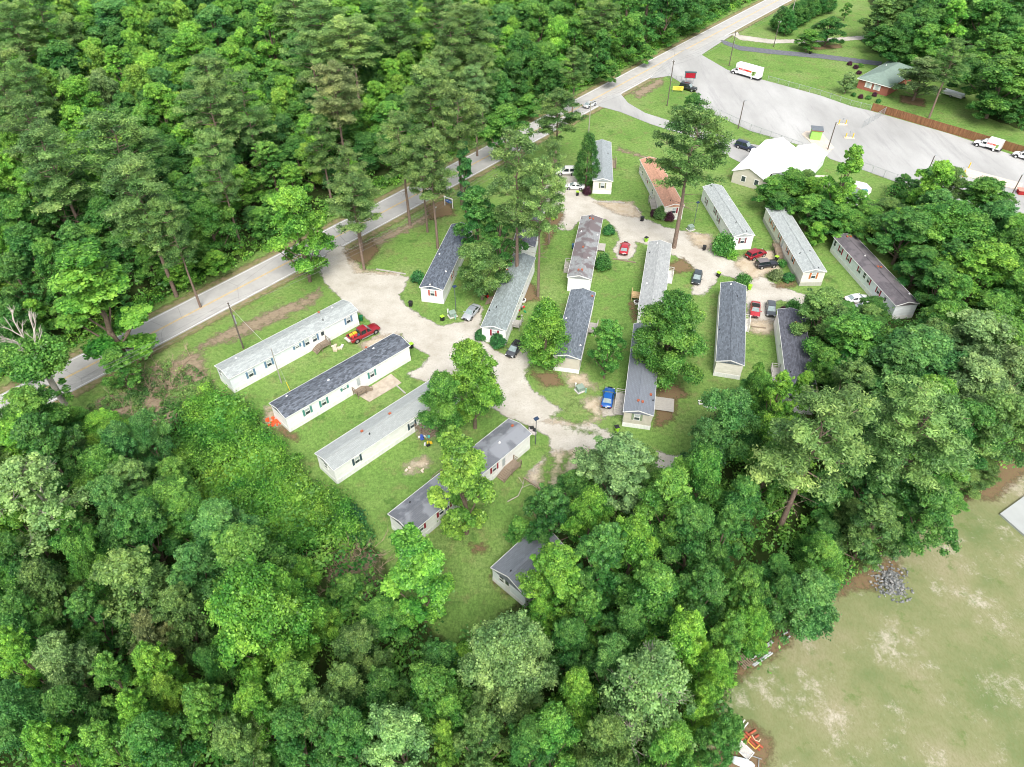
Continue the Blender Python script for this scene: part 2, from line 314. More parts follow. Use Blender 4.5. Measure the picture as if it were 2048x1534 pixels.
LOT=[(1372,98),(1400,108),(1455,140),(1530,161),(1640,191),(1700,212),(1742,222),(1900,268),(2100,335),(2400,430),(2400,760),(2100,560),(2030,480),(1850,385),(1720,338),(1660,318),(1640,302),(1500,262),(1405,218),(1393,185),(1340,152),(1300,158),(1330,125)]
sheet('parking_lot',[LOT,[(1330,140),(1395,99),(1440,75),(1470,66),(1400,112)]],.05,SM['asphalt'],.3,.6)
sheet('side_driveway',[[(1195,212),(1215,192),(1240,186),(1256,206),(1290,226),(1350,245),(1440,270),(1490,286),(1560,298),(1640,300),(1600,345),(1500,335),(1450,310),(1430,290),(1350,264),(1300,248),(1240,224)]],.056,SM['asphalt'],.3,.5)
sheet('asphalt_driveway',[[(1440,80),(1448,89),(1480,101),(1540,108),(1640,117),(1760,132),(1765,124),(1640,108),(1560,101),(1480,92),(1452,82)]],.062,SM['dark'],.3,.5)
sheet('gravel_driveway',[[(1462,69),(1480,80),(1540,87),(1600,86),(1680,82),(1745,78),(1745,70),(1680,75),(1600,79),(1540,79),(1480,70),(1474,64)]],.03,SM['gravel'],.6,.5)
sheet('dry_field',[[(1380,1700),(1420,1480),(1450,1390),(1490,1340),(1530,1290),(1600,1230),(1690,1170),(1800,1090),(1900,1000),(1990,950),(2120,900),(2500,900),(2500,1700)]],.03,SM['field'],1.6,.5)
sheet('brush_floor',[[(150,835),(270,745),(400,700),(430,790),(340,850),(300,880),(240,900),(150,880)],[(660,1150),(700,1100),(760,1110),(740,1200),(690,1240)]],.03,SM['thatch'],2.)
# woodland floors
NWF=[roadpt(i,hw+4.5) for i in range(len(RC))]
FLO=[NWF+[Vector((-260,620,0)),Vector((-420,300,0)),Vector((-300,0,0))],
 [W(*p) for p in((-400,1000),(-60,850),(150,850),(300,870),(450,790),(520,840),(560,920),(650,990),(730,1080),(770,1120),(780,1180),(860,1260),(900,1300),(960,1270),(1030,1210),(1080,1190),(1060,1080),(1110,1010),(1190,950),(1300,955),(1400,930),(1400,870),(1480,800),(1560,800),(1640,780),(1600,690),(1610,620),(1660,620),(1700,640),(1800,620),(1850,600),(1790,520),(1720,470),(1660,470),(1600,430),(1520,400),(1530,370),(1620,370),(1700,430),(1760,420),(1790,370),(1900,400),(2030,470),(2400,700),(2400,900),(2080,900),(1950,960),(1890,1000),(1790,1090),(1680,1170),(1590,1230),(1500,1330),(1440,1400),(1400,1500),(1370,1700),(-400,1800))],
 [W(*p) for p in((1720,80),(1760,40),(1730,-10),(1900,-60),(2300,-60),(2400,250),(2060,265),(1960,230),(1960,160),(1890,150),(1850,125),(1780,115),(1745,100))]]
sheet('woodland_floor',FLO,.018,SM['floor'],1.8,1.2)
DBG=False
# ---------------------------------------------------------------- mobile homes
EH=3.35
def V2(v): return Vector((v.x,v.y,0))
class Home:
    def __init__(s, name, label, NL, NR, FL=None, FR=None, L=None, width=4.6, roof=None, wall=None, skirt=None, shut=None, win='', end='', rise=.62, cat='mobile home', group='single-wide mobile homes in the park', eh=EH, ovh=.14):
        nl=V2(W(*NL,eh)); nr=V2(W(*NR,eh)); nc=(nl+nr)/2; right=(nr-nl).normalized()
        ds=[]
        if FL: ds.append((V2(W(*FL,eh))-nl)); 
        if FR: ds.append((V2(W(*FR,eh))-nr))
        dx=Vector((right.y*-1,right.x,0))
        if ds:
            d=sum((k.normalized() for k in ds),Vector()).normalized(); dd=(d*3+dx).normalized() if len(ds)<2 else (d*5+dx).normalized()
            if L is None: L=sum(k.length for k in ds)/len(ds)
        else: dd=dx
        s.d=dd; s.r=Vector((dd.y,-dd.x,0)); s.L=L; s.w=width; s.eh=eh; s.rise=rise
        s.o=nc; s.rz=math.atan2(dd.y,dd.x); s.ovh=ovh
        if DBG:
            def pj(v): dz=v.y*math.cos(TH)+(HC-eh)*math.sin(TH); return (round(1024+v.x/dz*FPX),round(767-(v.y*math.sin(TH)-(HC-eh)*math.cos(TH))/dz*FPX))
            print(label[:60],'w %.2f'%(nr-nl).length,[(k,g,pj(nc+s.d*a+s.r*b)) for k,g,a,b in(('NL',NL,0,-width/2),('NR',NR,0,width/2),('FL',FL,L,-width/2),('FR',FR,L,width/2)) if g])
        s.t=thing(name,label,cat,nc,s.rz,group)
        hw=width/2-.16; s.hw=hw; a,b=.12,L-.12; s.a=a; s.b=b
        # walls (above the skirting)
        sk=.85; m=MB(); 
        for sgn in(-1,1):
            vs=[(a,sgn*hw,sk),(b,sgn*hw,sk),(b,sgn*hw,eh),(a,sgn*hw,eh)]; m.add(vs,[(0,1,2,3) if sgn<0 else (3,2,1,0)])
        rt=eh+rise*hw/(width/2)
        for x,fl in((a,0),(b,1)):
            vs=[(x,-hw,sk),(x,hw,sk),(x,hw,eh),(x,0,rt),(x,-hw,eh)]; m.add(vs,[(4,3,2,1,0) if fl==0 else (0,1,2,3,4)])
        m.build('wall',wall,s.t)
        m=MB(); h2=hw+.03
        m.box(((a+b)/2,0,sk/2),(b-a+.06,2*h2,sk),0); m.build('skirting',skirt or wall,s.t)
        # roof: two slabs 9 cm thick
        m=MB(); W2=width/2; e0=eh-.06; x0,x1=0-.02,L+.02
        prof=[(-W2,e0-.1),(W2,e0-.1),(W2,e0+.02),(0,e0+rise+.04),(-W2,e0+.02)]
        m.ring_loft([[(x0,y,z) for y,z in prof],[(x1,y,z) for y,z in prof]],0)
        rf=m.build('roof',roof,s.t); s.roof=rf
        m=MB(); 
        for x in(x0-.02,x1+.02):
            for sgn in(-1,1): m.beam((x,sgn*(W2+.01),e0-.05),(x,0,e0+rise-.02),.05,.16)
        for sgn in(-1,1): m.beam((x0,sgn*(W2+.03),e0-.03),(x1,sgn*(W2+.03),e0-.03),.05,.13)
        m.build('roof_trim',WHITE,s.t)
        m=MB(); m.beam((x0,0,e0+rise+.06),(x1,0,e0+rise+.06),.35,.03); m.build('ridge_cap',mats_ridge.get(name,roof),rf)
        for q in win.split(): s.opening(q,shut)
    def local(s,p): v=p-s.o; return Vector((v.dot(s.d),v.dot(-s.r),p.z))
    def hit(s,side,px,py):
        """where a sight line meets a wall: returns (along, up)"""
        D=ray(px,py); O=Vector((0,0,HC))
        if side in'RL':
            n=s.r; c=s.o+s.r*(s.hw if side=='R' else -s.hw)
        else: n=s.d; c=s.o+s.d*(s.a if side=='N' else s.b)
        t=(c-O).dot(n)/D.dot(n); p=O+D*t; l=s.local(p)
        return (l.x if side in'RL' else l.y), p.z
    def frame(s,side,u):
        """position and outward/along axes (local) on a wall"""
        if side=='R': return Vector((u,-s.hw,0)),Vector((0,-1,0)),Vector((1,0,0))
        if side=='L': return Vector((u,s.hw,0)),Vector((0,1,0)),Vector((-1,0,0))
        if side=='N': return Vector((s.a,u,0)),Vector((-1,0,0)),Vector((0,-1,0))
        return Vector((s.b,u,0)),Vector((1,0,0)),Vector((0,1,0))
    def opening(s,q,shut):
        """q = side,type,px,py  type: w window with shutters, n bare window, s small, l/r shutter on one side, d door"""
        side,ty,px,py=q.split(','); u,z=s.hit(side,float(px),float(py)); P,out,al=s.frame(side,u)
        ww,hh={'w':(.85,1.25),'n':(.8,1.2),'s':(.75,.6),'l':(.85,1.25),'r':(.85,1.25),'d':(.95,2.0),'g':(.95,2.0),'v':(.8,.7),'t':(1.5,1.1)}[ty]
        z=max(1.35,min(z,s.eh-hh/2-.25)) if ty not in'dg' else .9+hh/2
        if side in'LR': u=min(max(u,.9),s.L-.9)
        P,out,al=s.frame(side,u); C_=P+Vector((0,0,z))
        M=Matrix((al,out,Vector((0,0,1)))).transposed().to_4x4()
        def bx(m,du,dz,w_,h_,th,off,mi=0): m.box(C_+al*du+out*(off+th/2)+Vector((0,0,dz)),(w_,th,h_),mi,M=M)
        if ty in'dg':
            m=MB(); bx(m,0,0,ww,hh,.06,.0); d=m.build('door',WHITE,s.t)
            m=MB(); bx(m,0,.1 if ty=='g' else .45,ww*.6,hh*(.75 if ty=='g' else .4),.02,.062); m.build('pane',BLIND if ty=='g' else GLASS,d)
            m=MB(); bx(m,ww*.4,-.05,.06,.06,.05,.065); m.build('handle',STEEL,d); return
        m=MB(); f=.07
        for du,dz,w_,h_ in((0,hh/2,ww+f,f),(0,-hh/2,ww+f+.08,f),(-ww/2,0,f,hh),(ww/2,0,f,hh),(0,0,ww,.045)): bx(m,du,dz,w_,h_,.07,.0)
        wn=m.build('window',WHITE,s.t)
        m=MB(); bx(m,0,hh/4,ww-.06,hh/2-.08,.02,.012); m.build('upper_pane',BLIND if ty!='n' else GLASS,wn)
        m=MB(); bx(m,0,-hh/4,ww-.06,hh/2-.08,.02,.008); m.build('lower_pane',GLASS,wn)
        if shut and ty in'wslrt':
            for sg in(-1,1):
                if (ty=='l' and sg>0) or (ty=='r' and sg<0): continue
                m=MB(); k=al*(sg*(ww/2+.23)); m.box(C_+k+out*.03,(.34,.05,hh+.06),0,M=M)
                for j in range(6): m.box(C_+k+out*.06+Vector((0,0,(j-2.5)*hh/6.3)),(.26,.02,.045),0,M=M)
                m.build('shutter',shut,wn)
    def vents(s,spec):
        """roof fittings: type,px,py - r rusty cap, w white pipe, k black stub, c chimney"""
        for q in spec.split():
            ty,px,py=q.split(','); p=W(float(px),float(py),s.eh+.4); l=s.local(p); y=max(-s.w/2+.3,min(s.w/2-.3,l.y)); z=s.eh-.06+s.rise*(1-abs(y)/(s.w/2))
            l=Vector((max(.4,min(s.L-.4,l.x)),y,z)); m=MB()
            if ty=='r': m.box(l+Vector((0,0,.1)),(.34,.3,.2)); m.box(l+Vector((0,0,.22)),(.42,.36,.04)); m.build('roof_vent',REDB,s.roof)
            if ty=='w': m.tube(l,l+Vector((0,0,.22)),.09,n=10); m.tube(l+Vector((0,0,.02)),l+Vector((0,0,.06)),.2,n=10); m.build('roof_vent',WHITE,s.roof)
            if ty=='k': m.tube(l,l+Vector((0,0,.3)),.06,n=8); m.tube(l+Vector((0,0,.0)),l+Vector((0,0,.05)),.15,n=8); m.build('vent_pipe',BLACK,s.roof)
            if ty=='c':
                m.tube(l,l+Vector((0,0,.5)),.16,n=12); m.tube(l+Vector((0,0,.5)),l+Vector((0,0,.58)),.24,.2,n=12,mi=1); m.build('chimney',[STEEL,REDB],s.roof)
    def deck(s,name,label,side,px,py,wd=1.6,dp=1.5,h=.85,stair='x-',col=None,rail=True,nst=4,srail=True,group='wooden steps and landings at the home doors',ucorr=0):
        """landing against the wall at door height with a flight of steps; x- / x+ run along the wall, o runs outward"""
        l=s.local(W(px,py,0)); u=l.x+ucorr; col=col or WOODG
        sg=-1 if side=='R' else 1
        loc=s.o+s.d*u-s.r*(sg*(s.hw+.05)) if False else s.o+s.d*u+s.r*(-sg*(s.hw+.05))
        t=thing(name,label,'porch steps',loc,s.rz,group)   # local x along the home, y*sg outward
        m=MB(); nb=max(4,int(dp/.15))
        for k in range(nb): m.box((0,sg*(dp*(k+.5)/nb),h-.02),(wd,dp/nb-.015,.04))
        m.box((0,sg*.03,h-.12),(wd,.05,.16)); m.box((0,sg*(dp-.03),h-.12),(wd,.05,.16))
        m.build('landing',col,t)
        for x in(-wd/2+.05,wd/2-.05):
            for y in(.08,dp-.06): m=MB(); m.box((x,sg*y,h/2-.03),(.09,.09,h-.06)); m.build('leg',col,t)
        if rail:
            m=MB(); H=h+.9; sides=[]
            P=lambda x,y:(x,sg*y)
            sides.append((P(-wd/2,dp),P(wd/2,dp)) if stair!='o' else None)
            if stair!='x-': sides.append((P(-wd/2,.05),P(-wd/2,dp)))
            if stair!='x+': sides.append((P(wd/2,.05),P(wd/2,dp)))
            for e in sides:
                if not e: continue
                (x0,y0),(x1,y1)=e; m.beam((x0,y0,H),(x1,y1,H),.1,.05); m.beam((x0,y0,h+.45),(x1,y1,h+.45),.04,.09)
                m.beam((x0,y0,h+.12),(x1,y1,h+.12),.04,.09)
                for x,y in e: m.box((x,y,(H+h)/2),(.09,.09,H-h))
            if stair!='o': m.build('railing',col,t)
            else:
                for e in sides[1:]:
                    (x0,y0),(x1,y1)=e; m=MB(); m.beam((x0,y0,H),(x1,y1,H),.1,.05); m.beam((x0,y0,h+.45),(x1,y1,h+.45),.04,.09); m.beam((x0,y0,h+.12),(x1,y1,h+.12),.04,.09)
                    for x,y in e: m.box((x,y,(H+h)/2),(.09,.09,H-h))
                    m.build('railing',col,t)
        run=.28; m=MB(); tz=h/(nst+1)
        for k in range(nst):
            z=h-tz*(k+1)
            if stair=='o': m.box((0,sg*(dp+run*(k+.5)),z),(wd*.8,run,.045)); m.box((0,sg*(dp+run*(k+.95)),z-tz/2),(wd*.8,.03,tz))
            else:
                q=1 if stair=='x+' else -1; m.box((q*(wd/2+run*(k+.5)),sg*dp/2,z),(run,dp*.9,.045)); m.box((q*(wd/2+run*.05+run*k),sg*dp/2,z+tz/2),(.03,dp*.9,tz))
        ex=run*nst
        for e in(-1,1):
            if stair=='o': m.beam((e*wd*.4,sg*dp,h-.12),(e*wd*.4,sg*(dp+ex),.08),.05,.2)
            else: q=1 if stair=='x+' else -1; m.beam((q*wd/2,sg*(dp/2+e*dp*.46),h-.12),(q*(wd/2+ex),sg*(dp/2+e*dp*.46),.08),.05,.2)
        m.build('stairs',col,t)
        if srail:
            m=MB()
            if stair=='o':
                for e in(-1,1):
                    m=MB(); m.beam((e*wd*.42,sg*dp,h+.9),(e*wd*.42,sg*(dp+ex),.95),.07,.06); m.beam((e*wd*.42,sg*dp,h+.4),(e*wd*.42,sg*(dp+ex),.5),.05,.09); m.box((e*wd*.42,sg*(dp+ex),.5),(.09,.09,1.))
                    if e<0: m.build('handrail',col,t)
            else:
                q=1 if stair=='x+' else -1; y=sg*dp
                m.beam((q*wd/2,y,h+.9),(q*(wd/2+ex),y,.95),.07,.06); m.beam((q*wd/2,y,h+.4),(q*(wd/2+ex),y,.5),.05,.09); m.box((q*(wd/2+ex),y,.5),(.09,.09,1.))
            m.build('handrail',col,t)
        return t
mats_ridge={}
VW=siding('white_siding',(.78,.78,.77)); VW2=siding('bright_white_siding',(.82,.82,.81)); VB=siding('beige_siding',(.52,.49,.42),.06); VC=siding('cream_siding',(.72,.69,.62),.08)
VG=siding('pale_blue_white_siding',(.72,.76,.78)); SKW=mat('white_skirting',(.74,.74,.73),.6,.12,1.2,stretch=(6,6,.6)); SKB=mat('beige_skirting',(.42,.41,.36),.7,.12,1.5,stretch=(6,6,.6))
S_BLUE=mat('blue_shutter',(.13,.22,.32),.6,.1); S_TEAL=mat('teal_shutter',(.08,.25,.22),.6,.1); S_SLATE=mat('slate_shutter',(.04,.07,.09),.6,.1); S_RED=mat('maroon_shutter',(.25,.025,.045),.6,.1)
S_BRICK=mat('brick_red_shutter',(.40,.10,.08),.6,.1); S_OLIVE=mat('olive_shutter',(.20,.22,.13),.6,.1); S_ORANGE=mat('orange_shutter',(.46,.16,.05),.6,.1); S_PLUM=mat('plum_shutter',(.18,.07,.08),.6,.1); S_SAGE=mat('sage_shutter',(.22,.28,.18),.6,.1)
MOW='mobile_home'
GREYL=roofmat('light_grey_shingle',(.36,.39,.385),speck=.18); SLATE=roofmat('dark_slate_shingle',(.115,.13,.155),speck=.5)
hA=Home(MOW,'white mobile home with blue shutters and pale grey roof, nearest the paved road',(429.3,731),(457.5,757.8),(686,597.7),(714,621),roof=GREYL,wall=VG,skirt=SKW,shut=S_BLUE,
  win='R,w,501.5,747 R,w,538,726 R,s,594,693 R,l,614,684 R,r,629,677 R,w,696.6,640 R,d,645,668 N,n,441,746')
hA.vents('k,646,640 w,664,614 c,638,627 w,472,716')
hA.deck('porch_steps','weathered wooden steps at the home with blue shutters, orange barrier at its end','R',652,697,1.9,1.5,.85,'x-')
hB=Home(MOW,'white mobile home with teal shutters and speckled dark roof, behind the red pickup',(539,806),(569.7,836.4),(786,667),(819,689.4),roof=SLATE,wall=VW2,skirt=SKW,shut=S_TEAL,
  win='R,w,615,822 R,w,647.5,804 R,s,689,776 R,g,717.6,769 R,w,743.8,747.7')
hB.vents('c,732.5,696 w,747,696 w,657,761 w,573,790')
hB.deck('porch_steps','weathered wooden landing on the concrete patio of the home with teal shutters','R',722,790,1.7,1.4,.85,'x+')
hC=Home(MOW,'white mobile home with slate shutters and pale grey roof, half under a bright green tree',(630.8,905),(665.8,942),None,(844.7,819.8),L=24,roof=roofmat('mid_grey_shingle',(.33,.355,.35),speck=.1),wall=VW2,skirt=SKW,shut=S_SLATE,
  win='R,w,714,919.6 R,w,824,849.6 R,n,846,837 N,n,651.6,928.6')
hC.vents('r,724,864 r,780,829 k,739,868')
hC.deck('porch_deck','raised wooden deck draped with a pastel cloth beside the home with slate shutters','R',858,866,2.6,1.5,1.0,'o',srail=True)
hD=Home(MOW,'white mobile home with maroon shutters and dark streaked roof, behind the tree on the lawn',(775.7,1027.8),(822,1066),(1019,837),(1061.7,867.7),roof=roofmat('dark_streaked_roof',(.15,.16,.18),(.235,.25,.275),speck=.08),wall=VW,skirt=SKW,shut=S_RED,
  win='R,w,841.7,1054.7 R,l,882,1021 R,r,894,1012 R,w,988.4,936 R,g,1006.7,924 N,n,808,1055')
hD.vents('k,820,1003 w,999,886 r,1025,853')
hD.deck('porch_steps','long weathered wooden stair with rail at the home with maroon shutters','R',1024,938,2.0,1.6,.9,'x-',nst=6)
hD.deck('porch_steps','small wooden landing behind the home with maroon shutters','L',872,957,1.6,1.5,.85,'x-')
hE=Home('cottage','white cottage with grey gable roof, half hidden by trees at the lawn end',(983.5,1135.4),(1049.5,1192),(1035,1088),None,L=8.5,width=5.9,rise=1.2,eh=3.0,roof=roofmat('grey_cottage_shingle',(.19,.21,.235),speck=.1),wall=VG,skirt=SKW,cat='cottage',group='',
  win='N,n,1003.5,1153.7 N,d,1015,1180')
hE.vents('k,1022,1148')
hF=Home(MOW,'white mobile home with brick red gable shutters and dark roof, beside the entrance drive',(836.7,573.8),(888.5,580),(901.5,448),None,L=23,roof=roofmat('slate_blue_shingle',(.12,.14,.175),speck=.45),wall=VW2,skirt=SKW,shut=S_BRICK,
  win='N,w,864.8,586 R,w,905,552 R,w,921,510')
hF.vents('w,879,506 w,891.5,541.5 w,851,590')
hG=Home(MOW,'white mobile home with grey speckled roof, two round bushes against its gable',(961.4,652),(1012.7,663),(1021,509),(1068,513),roof=roofmat('green_grey_shingle',(.245,.285,.285),speck=.25),wall=VW2,skirt=SKW,shut=S_RED,
  win='N,w,989,666 R,n,1037,590 R,n,1045,560')
hG.vents('r,1020,520 r,1003,536 r,999,548 k,993,614 k,979,618')
hG.deck('porch_steps','wooden landing with a red chair beside the grey speckled roof','L',974,603,2.6,1.2,.85,'o',srail=False)
hG.deck('porch_steps','pale wooden ramp steps behind the feathery tree','R',1030,655,1.8,1.4,.85,'x+',col=WOODP)
hS=Home(MOW,'white mobile home with slate roof standing under the tall twin pines',(1024,492),(1071,492),(1060,384),(1100,386),roof=roofmat('slate_purple_shingle',(.14,.145,.17),speck=.3),wall=VW2,skirt=SKW,shut=None,win='R,n,1077,480')
hH=Home(MOW,'white mobile home with rust brown weathered roof and red vents',(1133.7,554),(1183.4,558),(1164.3,432),(1207.8,437),roof=roofmat('rust_brown_roof',(.27,.28,.285),(.15,.125,.13),speck=.1),wall=VW2,skirt=SKW,shut=None,win='')
hH.vents('r,1180,438 r,1186,439 k,1179,435 w,1163,461 w,1195,467 r,1166.5,495 w,1176,515 r,1157,541 r,1164,541')
hH.deck('porch_steps','pale wooden steps with rail at the rust brown roofed home','L',1136,536,1.6,1.4,.85,'x-',col=WOODP)
hH.deck('porch_steps','pale wooden landing beside the red coupe','R',1212,500,2.2,1.5,.5,'x+',rail=False,col=WOODP,srail=False)
hI=Home(MOW,'beige gabled mobile home with slate roof behind the feathery tree',(1108,711),(1160.4,718.7),(1140.8,578),(1191,585.5),roof=roofmat('slate_grey_shingle',(.15,.175,.205),speck=.35),wall=VB,skirt=SKW,shut=None,win='R,n,1176,668')
hI.vents('r,1185,590 w,1133,634 w,1161,688')
hI.deck('porch_steps','pale wooden landing pair at the slate roofed home','R',1188,664,2.6,1.5,.85,'x+',col=WOODP)
hJ=Home(MOW,'mobile home with pale grey roof reaching under the large oak',(1275.8,618),(1328,624),(1299,483),(1344,488),roof=roofmat('silver_grey_shingle',(.345,.36,.36),speck=.15),wall=VW,skirt=SKW,shut=None,win='L,n,1280,630')
hJ.vents('w,1315,487 k,1300,503 w,1294,565')
hJ.deck('porch_steps','fresh yellow wooden steps on the long side of the pale grey roofed home','L',1271,598,1.7,1.7,.85,'x+',col=WOODN,nst=5)
hJ.deck('porch_landing','white railed landing with clutter beside the tall lone pine','R',1343,555,2.4,1.2,.7,'x-',col=RAILW,srail=False)
hK=Home(MOW,'beige mobile home with sage shutters and smooth blue grey roof, beside the blue sedan',(1247,822.6),(1307,831),None,None,L=22,roof=roofmat('smooth_blue_grey_roof',(.195,.215,.25),speck=.06),wall=VB,skirt=SKW,shut=S_SAGE,win='N,w,1274,834 R,n,1317,765')
hK.vents('r,1276.5,803 r,1285,805 r,1302,788 k,1308,798')
hK.deck('porch_steps','long pale wooden stair with white rail beside the blue sedan','L',1243,802,1.5,1.5,1.0,'x-',col=WOODP,nst=9)
hL=Home(MOW,'white mobile home with charcoal shingle roof and blank gable, above the open lawn',(1431.6,721.5),(1489.6,730.7),(1442,566.5),(1492,570),roof=roofmat('charcoal_shingle',(.125,.145,.17),speck=.3),wall=VC,skirt=SKW,shut=None,win='L,n,1433,655')
hL.vents('w,1462,569 k,1474,593 k,1436,655')
hL.deck('porch_steps','white railed steps beside the charcoal shingle roof','R',1500,652,1.8,1.3,.85,'x-',col=RAILW)
hM=Home(MOW,'white mobile home with dark pine-littered roof against the eastern trees',(1577,796),(1637,798),(1565.6,621),(1612,623),roof=roofmat('dark_littered_shingle',(.115,.12,.145),speck=.3),wall=VW,skirt=SKW,shut=None,win='L,n,1565,680')
hM.vents('c,1590,650 k,1609,661 k,1582,742')
hM.deck('porch_steps','grey wooden steps at the pine-littered home','L',1568,752,1.8,1.5,.85,'x-',col=WOODP)
hN=Home(MOW,'cream mobile home with orange shutters and tall wooden stair',(1607,544.5),(1653.5,542.5),(1533.7,413.7),(1574,413.7),roof=GREYL,wall=VC,skirt=SKB,shut=S_ORANGE,
  win='L,w,1541.6,441.8 L,w,1547.5,454 L,w,1560,473.6 L,g,1565.5,487 L,w,1575.8,500.5 L,w,1586.3,518.3 N,w,1627,551.3')
hN.vents('r,1555.5,420 k,1571,420 k,1600,506 k,1620,501 k,1637,536')
hN.deck('porch_steps','tall weathered stair leading to the door of the cream home','L',1556,502,1.6,1.5,1.2,'x-',nst=8)
hO=Home(MOW,'white mobile home with crimson shutters and purple brown roof beside the eastern trees',(1790,612),(1842,606),(1668,473.7),(1711,470),roof=roofmat('purple_brown_roof',(.115,.105,.115),(.15,.135,.145),speck=.12),wall=VG,skirt=SKW,shut=S_RED,
  win='L,n,1670.7,487 L,w,1681.4,500.4 L,w,1698,517 L,l,1720,540.6 L,n,1730,550 L,r,1738,558 L,w,1758,580 L,d,1771.6,596')
hO.vents('r,1694,475 r,1701,474 w,1730,513 r,1755,535 r,1762,534 w,1820,585')
hO.deck('porch_steps','weathered wooden landing near the white coupe','L',1760,612,1.8,1.4,.85,'x-')
hP=Home(MOW,'white mobile home with plum shutters and light roof, behind the lone crape myrtle',(1469,472),(1508.6,471),(1403,373),(1443,371),width=4.5,roof=GREYL,wall=VW2,skirt=SKW,shut=S_PLUM,win='L,w,1412.7,402.7 L,w,1430.6,422 L,w,1437,439 N,w,1484.8,481')
hP.vents('k,1472,446 k,1493,463 w,1459,397')
hQ=Home(MOW,'white mobile home with orange shingle roof, purple shrubs at its gable',(1332,412.5),(1367,412.5),(1275.8,318),(1312,318),width=4.5,roof=roofmat('orange_shingle',(.50,.28,.19),speck=.15),wall=VC,skirt=SKW,shut=S_RED,win='L,n,1279.5,339 L,n,1285,347.7 L,s,1294,361 L,n,1305,383 N,r,1348,421')
hQ.vents('k,1293,317 k,1310,316 k,1341,402')
hQ.deck('porch_steps','grey railed stair at the orange roofed home','L',1296,410,1.5,1.4,1.0,'x-',col=WOODP,nst=5)
hR=Home(MOW,'white mobile home with olive gable shutters, behind the dark conical tree',(1185,361),(1226.7,362),(1187.5,283),(1222,284),roof=roofmat('cool_grey_shingle',(.29,.325,.335),speck=.12),wall=VC,skirt=SKW,shut=S_OLIVE,win='N,w,1205,371')
hR.vents('k,1216,306')
hR.deck('porch_steps','dark wooden steps at the home with olive gable shutters','R',1228,330,1.7,1.4,.85,'x-')
# ---------------------------------------------------------------- other buildings
MEMB=mat('white_roof_membrane',(.86,.86,.86),.6,.02,1)
t=thing('office_building','large beige building with bright white roof beside the parking lot','building',V2(W(1500,345)))
def at(t,p): return t.matrix_basis.inverted()@p
def Lp(t,px,py,z=0): return Matrix.Rotation(-t.rotation_euler.z,4,'Z')@(W(px,py,z)-t.location)
def gable_block(t,c0,c1,width,eh,rise,wallm,roofm,ov=.35,hip=False):
    """gabled block whose ridge runs from above c0 to above c1 (ground points, local)"""
    d=(c1-c0); L=d.length; d.normalize(); n=Vector((-d.y,d.x,0)); w2=width/2; m=MB()
    for s in(-1,1):
        a=c0+n*s*w2; b=c1+n*s*w2; m.add([a,b,b+Vector((0,0,eh)),a+Vector((0,0,eh))],[(0,1,2,3)])
    for e in(c0,c1): m.add([e-n*w2,e+n*w2,e+n*w2+Vector((0,0,eh)),e+Vector((0,0,eh+rise)),e-n*w2+Vector((0,0,eh))],[(0,1,2,3,4)])
    m.build('wall',wallm,t)
    m=MB(); z0=eh-rise*ov/w2; a=c0-d*ov; b=c1+d*ov; W2=w2+ov; up=lambda z:Vector((0,0,z))
    pr=lambda e:[e-n*W2+up(z0),e-n*W2+up(z0+.14),e+up(eh+rise+.14),e+n*W2+up(z0+.14),e+n*W2+up(z0),e+up(eh+rise)]
    m.ring_loft([pr(a),pr(b)]); return m.build('roof',roofm,t)
A0=V2(W(1465,340,3)); A1=V2(W(1530,359,3)); wdt=(A1-A0).length; mid=(A0+A1)/2; B0=V2(W(1565,302,3)); dd=(B0-A0); print('office w',wdt,'len',dd.length)
ax=Vector((-(A1-A0).normalized().y,(A1-A0).normalized().x,0))
gable_block(t,mid-t.location,mid+ax*20-t.location,wdt-.6,3,1.6,VB,MEMB)
C0=V2(W(1576.6,343,4.4)); C1=V2(W(1628,289,4.4)); 
gable_block(t,C0-t.location,C1-t.location,(V2(W(1613,343,3))-V2(W(1545,350,3))).length*.8,3,1.45,VG,MEMB)
D0=V2(W(1505,305,3)); gable_block(t,D0-t.location,mid+ax*12-t.location,5,3.0,.9,VB,MEMB)
for px,py in((1488,352),(1512,362)):
    p=A0.lerp(A1,.38 if px<1500 else .78); q=-ax; m=MB(); c=p-t.location+q*.03+Vector((0,0,1.7)); al=(A1-A0).normalized(); M=Matrix((al,q,Vector((0,0,1)))).transposed().to_4x4()
    c-=q*(-.0); m.box(c+q*.0,(1.2,.08,1.5),0,M=M); wn=m.build('window',WHITE,t); m=MB(); m.box(c+q*.05,(.9,.03,1.2),0,M=M); m.build('pane',GLASS,wn)
# brick house with green hipped roof
BRICK=mat('red_brick',(.33,.12,.085),.85,.3,8,stretch=(1,1,3)); GROOF=roofmat('sage_green_shingle',(.20,.27,.23),speck=.12)
Q=[V2(W(1714.5,156.5,2.8)),V2(W(1781,175,2.8)),V2(W(1828,135,2.8)),V2(W(1763.4,121,2.8))]
a=(Q[1]-Q[0]); b=(Q[3]-Q[0]); print('brick',a.length,b.length,(Q[2]-Q[1]).length)
t=thing('brick_house','red brick house with sage green hipped roof beyond the wooden fence','house',Q[0],math.atan2(a.y,a.x)); LA=a.length; LB=(b.length+(Q[2]-Q[1]).length)/2
m=MB(); m.box((LA/2,LB/2,1.35),(LA-1,LB-1,2.7)); m.build('wall',BRICK,t)
m=MB(); k=min(LA,LB)/2; z0,z1=2.7,4.9
if LB>LA: r0=Vector((LA/2,k,z1)); r1=Vector((LA/2,LB-k,z1))
else: r0=Vector((k,LB/2,z1)); r1=Vector((LA-k,LB/2,z1))
c=[(0,0),(LA,0),(LA,LB),(0,LB)]; vs=[(x,y,z0) for x,y in c]+[(x,y,z0+.15) for x,y in c]+[r0,r1]
